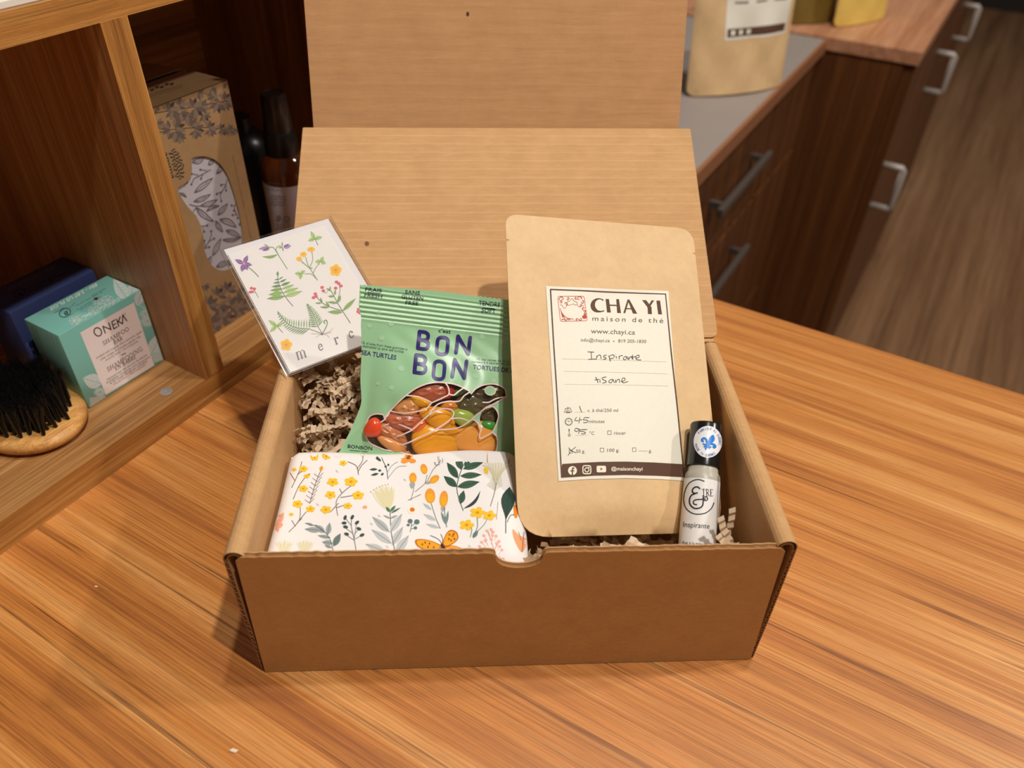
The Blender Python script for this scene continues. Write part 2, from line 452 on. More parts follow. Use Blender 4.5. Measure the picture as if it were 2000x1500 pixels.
# ================================================================== the carton
BR = 0.57603; BO = Vector((-0.12495, 0.22602, 0.0)); BH = 0.1121; BD = 0.1807; W2 = 0.15
cb_, sb_ = math.cos(BR), math.sin(BR)
def bx(x, y, z=0.0):
    return Vector((BO.x + cb_ * x - sb_ * y, BO.y + sb_ * x + cb_ * y, z))
def bxv(v): return bx(v[0], v[1], v[2])
def bdir(x, y, z):
    return Vector((cb_ * x - sb_ * y, sb_ * x + cb_ * y, z))
def tob(P):
    x, y = P[0] - BO.x, P[1] - BO.y
    return Vector((cb_ * x + sb_ * y, -sb_ * x + cb_ * y, P[2]))
KR = lin(200, 156, 108)
M['board'] = kraft('corrugated_board', KR, (60, 420, 420))
M['outer_liner_shaded'] = kraft('outer_liner_shaded', lin(188, 140, 84), (60, 420, 420), seed=5)  # front liner darkened in colour to stand in for that face's shade
M['board_edge'] = kraft('corrugated_board_edge', lin(150, 104, 64), (300, 300, 300))
sb = thing('shipping_box', tuple(bx(0, 0.09, 0)), 'open brown cardboard mailer box filled with gifts', 'box')
sb.rotation_euler = (0, 0, 0)
TH = 0.003
box('box_bottom', (-W2 + 0.002, 0.004, 0.0003), (W2 - 0.002, BD - 0.001, 0.0033), M['board'], sb, T=bxv)
# front panel: outline with the thumb notch, slightly wavy torn upper edge
NC, NR, ND = 0.0025, 0.0126, 0.0105
def front_outline(dz, wob):
    P = [(-0.1474, 0.0006), (0.1474, 0.0006), (0.1435, BH - 0.006), (0.1405, BH - dz)]
    n = 40
    xr, xl = NC + NR + 0.003, NC - NR - 0.003
    for i in range(1, n):
        x = 0.140 + (xr - 0.140) * i / n
        P.append((x, BH - dz + wob * (math.sin(x * 900) + math.sin(x * 2300 + 1)) * 0.00022))
    P += [(xr, BH - dz), (xr - 0.002, BH - dz - 0.0006)]
    for i in range(13):
        t = math.pi * i / 12
        P.append((NC + NR * math.cos(t), BH - dz - 0.002 - ND * math.sin(t) ** 0.8))
    P += [(xl + 0.002, BH - dz - 0.0006), (xl, BH - dz)]
    for i in range(1, n):
        x = xl + (-0.140 - xl) * i / n
        P.append((x, BH - dz + wob * (math.sin(x * 1100) + math.sin(x * 2700 + 1)) * 0.00022))
    P += [(-0.1405, BH - dz), (-0.1435, BH - 0.006)]
    # the right end sits a little lower
    return [(x, z - (0.0013 * (x + 0.14) / 0.28 if z > 0.05 else 0.0)) for x, z in P]
def front_T(y0):
    return lambda x, z, d: bx(x, y0 - d, z)
fp = slab('front_panel', front_outline(0.0030, 1.0), [], front_T(0.0008), 0.0006, M['outer_liner_shaded'], sb)
mid = slab('front_flute', [(x * 0.998, z) for x, z in front_outline(0.0036, 2.0)], [], front_T(0.0028), 0.0020, M['board_edge'], fp)
slab('front_inner_liner', front_outline(0.0026, 1.0), [], front_T(0.0035), 0.0007, M['board'], fp)
# side walls: board rolled over, hollow in between, flutes showing at the front end
def side_wall(s):
    xo, xi, r, t = 0.1500, 0.1385, 0.00575, 0.0024
    def path(off):
        P = [(xo - off - 0.0008, 0.0006), (xo - off, 0.05), (xo - off, BH - r)]
        c = (xo + xi) / 2
        for i in range(1, 9):
            a = math.pi * i / 9
            P.append((c + (r - off) * math.cos(a), BH - r + (r - off) * math.sin(a)))
        P += [(xi + off, BH - r), (xi + off, 0.0035)]
        return P
    O, I = path(0.0), path(t)
    # wavy fluted middle seen at the cut ends
    V, F = [], []
    ys = [0.0012, BD - 0.004]
    n = len(O)
    for y in ys:
        for p in O: V.append(bx(s * p[0], y, p[1]))
        for p in I: V.append(bx(s * p[0], y, p[1]))
    m = 2 * n
    for i in range(n - 1):
        F.append([i, i + 1, m + i + 1, m + i]); F.append([n + i, m + n + i, m + n + i + 1, n + i + 1])
    for (a, b) in ((0, n), (n - 1, 2 * n - 1)):
        F.append([a, m + a, m + b, b])
    F.append
    o = mk('side_wall', V, F, M['board'], sb)
    # end faces: recessed liner strips and flute wave
    def strip(off0, off1, y0, y1, name, mat):
        A, B = path(off0), path(off1); V, F = [], []
        for y in (y0, y1):
            for p in A: V.append(bx(s * p[0], y, p[1]))
            for p in B: V.append(bx(s * p[0], y, p[1]))
        k = len(A); q = 2 * k
        for i in range(k - 1):
            F += [[i, i + 1, k + i + 1, k + i], [i, q + i, q + i + 1, i + 1], [k + i, k + i + 1, q + k + i + 1, q + k + i]]
        return mk(name, V, F, mat, o)
    strip(0.0001, 0.0006, 0.0012, 0.012, 'liner', M['board_edge'])
    strip(t - 0.0006, t - 0.0001, 0.0012, 0.012, 'liner', M['board_edge'])
    # flute wave along the outer leg
    V, F = [], []
    N = 220
    for i in range(N + 1):
        z = 0.002 + (BH - 0.008) * i / N
        ph = 2 * math.pi * z / 0.0052
        lean = 0.0008 * max(0, 1 - z / 0.05)
        x = xo - lean - t / 2 + (t / 2 - 0.0005) * math.sin(ph)
        for y in (0.0010, 0.014):
            for w in (-0.00022, 0.00022):
                V.append(bx(s * (x + w * math.cos(ph) * 0 + w), y, z))
    for i in range(N):
        a = 4 * i; b = a + 4
        F += [[a, a + 1, b + 1, b], [a, b, b + 2, a + 2], [a + 1, a + 3, b + 3, b + 1]]
    mk('flute', V, F, M['board_edge'], o)
    return o
side_wall(-1); side_wall(1)
box('back_wall', (-W2 + 0.003, BD - 0.0035, 0.0033), (W2 - 0.003, BD, BH), M['board'], sb, T=bxv)
# lid leaning back and its tuck flap; local axes so that flute lines run across
AL, BE = 1.0555, -0.363
LU = bdir(0, math.sin(AL), math.cos(AL)); LN = bdir(0, -math.cos(AL), math.sin(AL)); EX = bdir(1, 0, 0)
FU = bdir(0, -math.sin(BE), math.cos(BE)); FN = bdir(0, -math.cos(BE), -math.sin(BE))
LL = 0.1796
def sheet_obj(name, origin, U, Nn, outer, t, mat, parent):
    """board sheet whose own axes follow the sheet (x across, y up the sheet)"""
    o = slab(name, outer, [], lambda x, y, d: Vector((x, y, d - t)), t, mat, None)
    # rebuild in local frame: vertices are already local
    me = o.data
    off = o.location.copy()
    me.transform(Matrix.Translation(off))
    R = Matrix((EX, U, Nn)).transposed().to_4x4()
    R.translation = origin - wloc(parent)
    o.parent = parent
    o.location = R.translation; o.rotation_euler = R.to_euler()
    return o
M['lid_board'] = kraft('lid_board', KR, (60, 420, 420), flute=41.0, lines=0.42)
M['flap_board'] = kraft('flap_board', lin(202, 154, 108), (40, 500, 420), flute=34.0, lines=0.05, seed=3)
def tornedge(P0, P1, n, amp):
    out = []
    for i in range(n):
        t = i / n
        out.append((P0[0] + (P1[0] - P0[0]) * t, P0[1] + (P1[1] - P0[1]) * t + amp * (math.sin(i * 1.7) + math.sin(i * 3.1))))
    return out
lidP = round_poly([(-W2, 0.001), (W2 + 0.0005, 0.001), (W2, LL), (-W2, LL)], [0.004, 0.006, 0.0012, 0.0012])
sheet_obj('lid', bx(0, BD, BH), LU, LN, lidP, 0.003, M['lid_board'], sb)
ftop = bx(0, BD + LL * math.sin(AL), BH + LL * math.cos(AL))
flP = round_poly([(-W2 + 0.008, -0.0006), (W2 - 0.009, -0.0006), (W2 - 0.0088, 0.104), (-W2 + 0.0078, 0.104)], [0.0005, 0.0005, 0.012, 0.012])
fl = sheet_obj('lid_flap', ftop + LN * -0.0012, FU, FN, flP, 0.003, M['flap_board'], sb)
# ================================================================== flat print: vector art carried by real surfaces
class PlaneSurf:
    def __init__(s, P0, e1, e2, bulge=None, clip=None):
        s.clip = clip
        s.P0 = Vector(P0); s.e1 = Vector(e1).normalized(); s.e2 = Vector(e2).normalized()
        s.n = s.e1.cross(s.e2).normalized(); s.b = bulge
    def hit_uv(s, u, v):
        d = ray(u, v); off = 0.0; dn = d.dot(s.n); k = (s.P0 - CAM).dot(s.n)
        for _ in range(1 if s.b is None else 5):
            q = CAM + d * ((k + off) / dn) - s.P0
            a, b = q.dot(s.e1), q.dot(s.e2)
            if s.b: off = s.b(a, b)
        if s.clip:
            a = min(max(a, s.clip[0]), s.clip[1]); b = min(max(b, s.clip[2]), s.clip[3])
        return a, b
    def at(s, a, b, lift=0.0):
        p = s.P0 + s.e1 * a + s.e2 * b
        if s.b:
            h = 0.0006; z = s.b(a, b)
            gx = (s.b(a + h, b) - z) / h; gy = (s.b(a, b + h) - z) / h
            n = (s.n - s.e1 * gx - s.e2 * gy).normalized()
            return p + s.n * z + n * lift
        return p + s.n * lift
    def hit(s, u, v, lift):
        return s.at(*s.hit_uv(u, v), lift)
class CylSurf:
    def __init__(s, A, ax, R): s.A = Vector(A); s.ax = Vector(ax).normalized(); s.R = R
    def hit(s, u, v, lift):
        d = ray(u, v); w = CAM - s.A
        dp = d - s.ax * d.dot(s.ax); wp = w - s.ax * w.dot(s.ax)
        a = dp.dot(dp); b = 2 * dp.dot(wp); c = wp.dot(wp) - s.R ** 2
        D = b * b - 4 * a * c
        t = (-b - math.sqrt(D)) / (2 * a) if D > 0 else -b / (2 * a)
        p = CAM + d * t; q = p - s.A; h = q.dot(s.ax); r = (q - s.ax * h).normalized()
        return s.A + s.ax * h + r * (s.R + lift)
_glyph = {}
def glyphs(txt, bold, space):
    k = (txt, bold, space)
    if k in _glyph: return _glyph[k]
    cu = bpy.data.curves.new('t', 'FONT'); cu.body = txt; cu.size = 1; cu.offset = bold; cu.resolution_u = 3; cu.space_character = space
    ob = bpy.data.objects.new('t', cu); COL.objects.link(ob)
    dg = bpy.context.evaluated_depsgraph_get(); dg.update()
    ev = ob.evaluated_get(dg); me = ev.to_mesh()
    V = [(v.co.x, v.co.y) for v in me.vertices]; F = [list(p.vertices) for p in me.polygons]
    ev.to_mesh_clear(); bpy.data.objects.remove(ob); bpy.data.curves.remove(cu)
    _glyph[k] = (V, F); return V, F
CAPH = None
class Art:
    """2D drawing in photograph pixels; org/s let crops be used as drawing boards"""
    def __init__(s, org=(0, 0), sc=1.0): s.org = org; s.sc = sc; s.items = []
    def board(s, ox, oy, sc): s.org = (ox, oy); s.sc = sc
    def P(s, p): return (s.org[0] + p[0] / s.sc, s.org[1] + p[1] / s.sc)
    def add(s, V, F, col, L): s.items.append(([s.P(p) for p in V], F, lin(*col), L))
    def poly(s, pts, col, L=1, sm=0, holes=(), res=None):
        if sm: pts = smooth_closed(pts, sm)
        if not holes and res is None:
            tr = tessellate_polygon([[Vector((p[0], p[1], 0)) for p in pts]])
            s.add(pts, [list(t) for t in tr], col, L)
        else:
            V, F = mesh2d(pts, holes, res); s.add(V, F, col, L)
    def ell(s, c, rx, ry, col, L=1, rot=0.0, n=18):
        a = math.radians(rot); ca, sa = math.cos(a), math.sin(a)
        pts = [(c[0] + rx * math.cos(t) * ca - ry * math.sin(t) * sa, c[1] + rx * math.cos(t) * sa + ry * math.sin(t) * ca) for t in [2 * math.pi * k / n for k in range(n)]]
        s.add(pts + [c], [[n, k, (k + 1) % n] for k in range(n)], col, L)
    def ring(s, c, rx, ry, w, col, L=1, rot=0.0, n=28, a0=0, a1=360):
        a = math.radians(rot); ca, sa = math.cos(a), math.sin(a)
        pts = []
        for k in range(n + 1):
            t = math.radians(a0 + (a1 - a0) * k / n)
            pts.append((c[0] + rx * math.cos(t) * ca - ry * math.sin(t) * sa, c[1] + rx * math.cos(t) * sa + ry * math.sin(t) * ca))
        s.line(pts, w, col, L, sm=0)
    def line(s, pts, w, col, L=1, sm=5, w1=None, taper=False):
        """ribbon with width w (to w1); taper narrows both ends"""
        P = smooth_open(pts, sm) if sm and len(pts) > 2 else [tuple(p) for p in pts]
        P = [p for i, p in enumerate(P) if i == 0 or abs(p[0] - P[i - 1][0]) + abs(p[1] - P[i - 1][1]) > 1e-6]
        n = len(P)
        if n < 2: return
        V, F = [], []
        for i, p in enumerate(P):
            a = P[max(i - 1, 0)]; b = P[min(i + 1, n - 1)]
            dx, dy = b[0] - a[0], b[1] - a[1]; l = math.hypot(dx, dy) or 1
            t = i / (n - 1); ww = w if w1 is None else w + (w1 - w) * t
            if taper: ww *= (0.25 + 0.75 * math.sin(math.pi * min(1, max(0, t))) ** 0.6)
            nx, ny = -dy / l * ww / 2, dx / l * ww / 2
            V += [(p[0] + nx, p[1] + ny), (p[0] - nx, p[1] - ny)]
        for i in range(n - 1): F.append([2 * i, 2 * i + 1, 2 * i + 3, 2 * i + 2])
        s.add(V, F, col, L)
        if not taper:
            for p, ww in ((P[0], w), (P[-1], w if w1 is None else w1)):
                if ww * 1.0 / s.sc > 1.2: s.ell(p, ww / 2, ww / 2, col, L, n=10)
    def leaf(s, a, b, w, col, L=1, vein=None, bend=0.0, vw=2.0, fat=0.45):
        dx, dy = b[0] - a[0], b[1] - a[1]; l = math.hypot(dx, dy) or 1; nx, ny = -dy / l, dx / l
        left, right, mid = [], [], []
        for k in range(9):
            t = k / 8; ww = w / 2 * math.sin(math.pi * t ** (0.6931 / -math.log(fat))) if 0 < t < 1 else 0.0
            c = bend * l * math.sin(math.pi * t)
            x = a[0] + dx * t + nx * c; y = a[1] + dy * t + ny * c
            left.append((x + nx * ww, y + ny * ww)); right.append((x - nx * ww, y - ny * ww)); mid.append((x, y))
        V = left + right; F = [[i, i + 1, 9 + i + 1, 9 + i] for i in range(8)]
        s.add(V, F, col, L)
        if vein: s.line(mid, vw, vein, L + 1, sm=0)
    def oleaf(s, a, b, w, col, lw, L=1, bend=0.0):
        """outline-only leaf"""
        dx, dy = b[0] - a[0], b[1] - a[1]; l = math.hypot(dx, dy) or 1; nx, ny = -dy / l, dx / l
        for sg in (1, -1):
            pts = []
            for k in range(9):
                t = k / 8; ww = w / 2 * math.sin(math.pi * t ** 0.85) * sg + bend * l * math.sin(math.pi * t)
                pts.append((a[0] + dx * t + nx * ww, a[1] + dy * t + ny * ww))
            s.line(pts, lw, col, L, sm=0)
        s.line([(a[0] + dx * t + nx * bend * l * math.sin(math.pi * t), a[1] + dy * t + ny * bend * l * math.sin(math.pi * t)) for t in (0, .25, .5, .75)], lw * 0.7, col, L, sm=3)
    def flower(s, c, r, col, core, n=5, L=1, rot=0.0, sq=1.0, notch=0.55):
        pts = []
        for k in range(n * 6):
            t = 2 * math.pi * k / (n * 6); rr = r * (notch + (1 - notch) * abs(math.cos(n * t / 2 + rot)) ** 0.6)
            pts.append((c[0] + rr * math.cos(t), c[1] + rr * math.sin(t) * sq))
        m = len(pts); s.add(pts + [c], [[m, k, (k + 1) % m] for k in range(m)], col, L)
        s.ell(c, r * 0.24, r * 0.24 * sq, core, L + 1, n=10)
    def text(s, txt, p0, p1, h, col, L=1, bold=0.0, space=1.0, up=None):
        """text fitted from p0 to p1 along its baseline, capitals h high"""
        global CAPH
        if CAPH is None: CAPH = max(y for x, y in glyphs('H', 0.0, 1.0)[0])
        V, F = glyphs(txt, bold, space)
        if not V: return
        x0 = min(v[0] for v in V); x1 = max(v[0] for v in V)
        dx, dy = p1[0] - p0[0], p1[1] - p0[1]; l = math.hypot(dx, dy)
        if up is None: up = (dy / l, -dx / l)
        else:
            ul = math.hypot(*up); up = (up[0] / ul, up[1] / ul)
        kx = 1 / (x1 - x0); ky = h / CAPH
        s.add([(p0[0] + dx * (x - x0) * kx + up[0] * y * ky, p0[1] + dy * (x - x0) * kx + up[1] * y * ky) for x, y in V], F, col, L)
    def strokes(s, letters, TL, TR, BL, w, col, L=1, sm=4):
        """letters: list of (x0, x1, [polylines]) in unit boxes mapped to a quad"""
        for x0, x1, pl in letters:
            for pts in pl:
                ww = w
                if pts and isinstance(pts[0], (int, float)): ww = w * pts[0]; pts = pts[1:]
                Q = []
                for (a, b) in pts:
                    u = x0 + (x1 - x0) * a
                    Q.append((TL[0] + (TR[0] - TL[0]) * u + (BL[0] - TL[0]) * b, TL[1] + (TR[1] - TL[1]) * u + (BL[1] - TL[1]) * b))
                s.line(Q, ww, col, L, sm=sm)
    def build(s, name, surf, mat, parent, maxpx=None, lift=0.00006, step=0.00003):
        V, F, Cc = [], [], []
        for idx, (P, T, col, L) in enumerate(s.items):
            ex = (idx % 24) * 1.1e-6
            if maxpx:
                P, T = refine(P, T, maxpx)
            n = len(V)
            for p in P:
                V.append(surf.hit(p[0], p[1], lift + L * step + ex)); Cc.append(col)
            F += [[i + n for i in f] for f in T]
        return mk(name, V, F, mat, parent, cols=Cc)
def refine(P, T, mx):
    P = list(P); T = [list(t) for t in T]
    tri = []
    for t in T:
        for i in range(1, len(t) - 1): tri.append((t[0], t[i], t[i + 1]))
    for _ in range(7):
        mid = {}; out = []; done = True
        def m(a, b):
            k = (a, b) if a < b else (b, a)
            if k not in mid:
                if math.hypot(P[a][0] - P[b][0], P[a][1] - P[b][1]) > mx:
                    P.append(((P[a][0] + P[b][0]) / 2, (P[a][1] + P[b][1]) / 2)); mid[k] = len(P) - 1
                else: mid[k] = -1
            return mid[k]
        for a, b, c in tri:
            ab, bc, ca = m(a, b), m(b, c), m(c, a)
            k = (ab >= 0) + (bc >= 0) + (ca >= 0)
            if k == 0: out.append((a, b, c)); continue
            done = False
            if k == 3: out += [(a, ab, ca), (ab, b, bc), (ca, bc, c), (ab, bc, ca)]
            elif k == 2:
                if ab < 0: a, b, c, ab, bc, ca = c, a, b, ca, ab, bc
                elif ca < 0: a, b, c, ab, bc, ca = b, c, a, bc, ca, ab
                # now bc is unsplit
                if bc >= 0: out.append((a, b, c)); continue
                out += [(a, ab, ca), (ab, b, ca), (b, c, ca)]
            else:
                if bc >= 0: a, b, c, ab, bc, ca = b, c, a, bc, ca, ab
                elif ca >= 0: a, b, c, ab, bc, ca = c, a, b, ca, ab, bc
                out += [(a, ab, c), (ab, b, c)]
        tri = out
        if done: break
    return P, [list(t) for t in tri]
# simple letter skeletons (unit box, y down) for faces the built-in lettering does not have
def arc(cx, cy, rx, ry, a0, a1, n=10):
    return [(cx + rx * math.cos(math.radians(a0 + (a1 - a0) * k / n)), cy + ry * math.sin(math.radians(a0 + (a1 - a0) * k / n))) for k in range(n + 1)]
SERIF = {
 'S': (0.62, [[0.9] + arc(0.5, 0.26, 0.36, 0.24, -25, -270) + arc(0.5, 0.75, 0.38, 0.24, -90, 150), [0.5, (0.85, 0.04), (0.85, 0.26)], [0.5, (0.12, 0.74), (0.12, 0.97)]]),
 'H': (0.86, [[1.2, (0.18, 0), (0.18, 1)], [1.2, (0.82, 0), (0.82, 1)], [0.5, (0.18, 0.48), (0.82, 0.48)], [0.45, (0.04, 0.01), (0.32, 0.01)], [0.45, (0.68, 0.01), (0.96, 0.01)], [0.45, (0.04, 0.99), (0.32, 0.99)], [0.45, (0.68, 0.99), (0.96, 0.99)]]),
 'A': (0.84, [[0.6, (0.5, 0), (0.12, 1)], [1.3, (0.5, 0), (0.88, 1)], [0.5, (0.27, 0.64), (0.74, 0.64)], [0.45, (0.0, 0.99), (0.25, 0.99)], [0.45, (0.74, 0.99), (1.0, 0.99)]]),
 'M': (1.02, [[0.6, (0.14, 0), (0.12, 1)], [1.2, (0.16, 0), (0.5, 0.95)], [0.6, (0.5, 0.95), (0.84, 0)], [1.2, (0.85, 0), (0.88, 1)], [0.45, (0.0, 0.99), (0.24, 0.99)], [0.45, (0.75, 0.99), (1.0, 0.99)], [0.45, (0.03, 0.01), (0.2, 0.01)], [0.45, (0.82, 0.01), (0.98, 0.01)]]),
 'P': (0.64, [[1.2, (0.22, 0), (0.22, 1)], [0.8, (0.22, 0.02)] + arc(0.52, 0.27, 0.36, 0.25, -90, 90) + [(0.22, 0.52)], [0.45, (0.04, 0.99), (0.42, 0.99)], [0.45, (0.04, 0.01), (0.24, 0.01)]]),
 'O': (0.86, [[0.95] + arc(0.5, 0.5, 0.42, 0.49, 0, 360, 22)]),
 'B': (0.68, [[1.2, (0.2, 0), (0.2, 1)], [0.8, (0.2, 0.02)] + arc(0.5, 0.25, 0.32, 0.23, -90, 90) + [(0.2, 0.48)], [0.8, (0.2, 0.48)] + arc(0.52, 0.735, 0.38, 0.25, -90, 90) + [(0.2, 0.985)], [0.45, (0.04, 0.99), (0.3, 0.99)], [0.45, (0.04, 0.01), (0.3, 0.01)]]),
 'R': (0.74, [[1.2, (0.18, 0), (0.18, 1)], [0.8, (0.18, 0.02)] + arc(0.45, 0.26, 0.32, 0.24, -90, 90) + [(0.18, 0.5)], [1.1, (0.45, 0.5), (0.85, 0.98)], [0.45, (0.04, 0.99), (0.36, 0.99)], [0.45, (0.04, 0.01), (0.25, 0.01)], [0.45, (0.78, 0.99), (1.0, 0.99)]]),
 'I': (0.36, [[1.2, (0.5, 0), (0.5, 1)], [0.45, (0.15, 0.01), (0.85, 0.01)], [0.45, (0.15, 0.99), (0.85, 0.99)]]),
 'N': (0.9, [[0.6, (0.16, 0), (0.16, 1)], [1.2, (0.16, 0), (0.84, 1)], [0.6, (0.84, 0), (0.84, 1)], [0.45, (0.02, 0.99), (0.3, 0.99)], [0.45, (0.7, 0.01), (0.98, 0.01)], [0.45, (0.02, 0.01), (0.2, 0.01)]]),
 'G': (0.86, [[0.95] + arc(0.52, 0.5, 0.43, 0.49, -40, -330, 18), [1.1, (0.86, 0.55), (0.86, 0.92)], [0.45, (0.68, 0.55), (1.0, 0.55)]]),
 'E': (0.66, [[1.2, (0.2, 0), (0.2, 1)], [0.5, (0.2, 0.02), (0.86, 0.02)], [0.5, (0.2, 0.48), (0.72, 0.48)], [0.5, (0.2, 0.98), (0.9, 0.98)], [0.45, (0.87, 0.02), (0.87, 0.2)], [0.45, (0.91, 0.8), (0.91, 0.98)], [0.45, (0.04, 0.99), (0.2, 0.99)], [0.45, (0.04, 0.01), (0.2, 0.01)]]),
 'T': (0.72, [[1.2, (0.5, 0), (0.5, 1)], [0.5, (0.06, 0.02), (0.94, 0.02)], [0.45, (0.06, 0.02), (0.05, 0.2)], [0.45, (0.94, 0.02), (0.95, 0.2)], [0.45, (0.3, 0.99), (0.7, 0.99)]]),
}
def serif(art, word, p0, p1, h, w, col, L=1, up=None, gap=0.10):
    """capitals with serifs from p0 to p1 (baseline)"""
    dx, dy = p1[0] - p0[0], p1[1] - p0[1]; l = math.hypot(dx, dy)
    if up is None: up = (dy / l, -dx / l)
    ul = math.hypot(*up); up = (up[0] / ul * h, up[1] / ul * h)
    TL = (p0[0] + up[0], p0[1] + up[1]); TR = (p1[0] + up[0], p1[1] + up[1])
    tot = sum((SERIF[c][0] if c != ' ' else 0.4) + gap for c in word) - gap
    x = 0; out = []
    for c in word:
        if c == ' ': x += 0.4 + gap; continue
        wd_ = SERIF[c][0]; out.append((x / tot, (x + wd_) / tot, SERIF[c][1])); x += wd_ + gap
    art.strokes(out, TL, TR, p0, w, col, L)
def squiggle_text(art, p0, p1, h, col, L=1, seed=0, w=None):
    """unreadably small lines of print"""
    rnd = random.Random(seed)
    dx, dy = p1[0] - p0[0], p1[1] - p0[1]; l = math.hypot(dx, dy); ux, uy = dx / l, dy / l
    t = 0.0
    while t < l:
        n = rnd.uniform(1.5, 5) * h
        e = min(l, t + n)
        pts = []; k = max(2, int((e - t) / (h * 0.35)))
        for i in range(k + 1):
            q = t + (e - t) * i / k; o = (0.15 if i % 2 else 0.85) * h * rnd.uniform(0.7, 1.1)
            pts.append((p0[0] + ux * q + uy * o, p0[1] + uy * q - ux * o))
        art.line(pts, w or h * 0.22, col, L, sm=0)
        t = e + h * 0.8
# small dark specks in the board
spk = Art()
LIDS = PlaneSurf(bx(0, BD, BH) , EX, LU); FLAPS = PlaneSurf(ftop + LN * -0.0012, EX, FU)
spk.ell((716.5, 476), 4.6, 4.6, (120, 78, 52), 1, n=12)
lid_o = [o for o in sb.children if o.name.startswith('lid')]
sk = spk.build('ink_speck', LIDS, M['ink'], None); sk.parent = sb; sk.location = sk.location - wloc(sb)
spk = Art(); spk.ell((913.5, 27.5), 3.2, 4.6, (96, 58, 34), 1, n=12)
sk = spk.build('ink_speck', FLAPS, M['ink'], None); sk.parent = sb; sk.location = sk.location - wloc(sb)
# ================================================================== tea pouch
PT = [Vector(p) for p in ((-0.232403, 0.391897, 0.199827), (-0.134701, 0.478025, 0.178369), (-0.041677, 0.342124, 0.056447), (-0.139378, 0.255996, 0.077905))]
PW, PHt = 0.132, 0.2049
pe1 = (PT[1] - PT[0]).normalized(); pe2 = (PT[0] - PT[3]).normalized()
def tea_bulge(a, b):
    x = a / PW
    if x <= 0 or x >= 1: return 0.0
    g = max(0.0, math.sin(math.pi * min(1, x)))
    v = b / PHt
    k = max(0.0, min(1.0, (0.80 - v) / 0.62)); k = k * k * (3 - 2 * k)
    low = max(0.0, min(1.0, (0.10 - v) / 0.12))
    wr = 0.0004 * math.sin(b * 420 + 3 * math.sin(a * 60)) * max(0, 1 - abs(v - 0.80) / 0.10) * g
    low = low * low * (3 - 2 * low)
    return 0.0085 * g * k * (1 - 0.9 * low) + wr + 0.0006 * math.sin(a * 95 + 1.2) * math.sin(b * 38) * g * k
TEA = PlaneSurf(PT[3], pe1, pe2, tea_bulge)
M['kraft_paper'] = kraft('kraft_paper', lin(224, 188, 140), (160, 260, 260), rough=0.55, fibre=0.10, spec=0.35)
def pouch_mesh(name, surf, W, Hh, radii, bulge, back, mat, parent, res=0.005, notch=True, y0=0.0):
    P = round_poly([(0, y0), (W, y0), (W, Hh), (0, Hh)], radii, 7)
    if notch:
        out = []
        for i, p in enumerate(P):
            out.append(p)
        yn = Hh - 0.018
        P2 = []
        for i, p in enumerate(P):
            q = P[(i + 1) % len(P)]
            P2.append(p)
            if abs(p[0] - W) < 1e-6 and abs(q[0] - W) < 1e-6 and p[1] < yn < q[1]:
                P2 += [(W, yn - 0.0011), (W - 0.0022, yn), (W, yn + 0.0009)]
            if abs(p[0]) < 1e-6 and abs(q[0]) < 1e-6 and p[1] > yn > q[1]:
                P2 += [(0, yn + 0.0009), (0.0022, yn), (0, yn - 0.0011)]
        P = P2
    V2, F2 = mesh2d(P, [], res)
    n = len(V2)
    V = [surf.at(a, b, 0.00025) for a, b in V2] + [surf.P0 + surf.e1 * a + surf.e2 * b - surf.n * (0.00025 + back(a, b)) for a, b in V2]
    F = [list(f) for f in F2] + [[i + n for i in f[::-1]] for f in F2]
    ed = {(f[i], f[(i + 1) % 3]) for f in F2 for i in range(3)}
    F += [[b, a, a + n, b + n] for (a, b) in ed if (b, a) not in ed]
    return mk(name, V, F, mat, parent, auto=50)
tp = thing('tea_pouch', tuple(bx(0.068, 0.045, 0.05)), 'upright kraft paper tea pouch with large cream label in the carton', 'pouch')
pouch_mesh('pouch_body', TEA, PW, PHt, [0.020, 0.020, 0.012, 0.009], tea_bulge, lambda a, b: 1.1 * tea_bulge(a, b), M['kraft_paper'], tp, y0=0.0015)
BRN = (92, 62, 46); INKT = (96, 84, 72); RED = (196, 70, 52); PEN = (58, 54, 52); CREAM = (245, 236, 214)
M['label_paper'] = plain('laid_label_paper', lin(238, 232, 216), 0.6, noise=0.03, nscale=300)
lab = Art()
lab.board(1060, 550, 6.819)
L_out = [(38, 62), (850, 96), (1668, 130)]
lab.board(0, 0, 1)
outl = [(1065.6, 559.2), (1145, 563), (1225, 566.2), (1304.6, 569.2), (1313, 680), (1322, 800), (1336, 939.7), (1290, 936.2), (1222, 934.2), (1150, 936), (1090.6, 940), (1083, 820), (1075, 700)]
lab.poly(outl, (244, 236, 216), 0, res=9)
lbl = lab.build('label', TEA, M['label_paper'], tp, maxpx=10, lift=0.00065)
tag(lbl, 'cream printed label')
a = Art()
a.line([(1074.5, 566), (1190, 571), (1299, 575.2), (1310, 690), (1321, 790), (1335, 932)], 2.6, BRN, 1, sm=0)
a.line([(1074.5, 566), (1080, 660), (1088, 780), (1096.5, 932)], 2.6, BRN, 1, sm=0)
a.board(1080, 780, 7.407)
a.poly([(128, 938), (360, 922), (700, 906), (1050, 903), (1450, 916), (1868, 940), (1890, 1130), (1500, 1108), (1050, 1096), (600, 1106), (118, 1137)], BRN, 1, res=60)
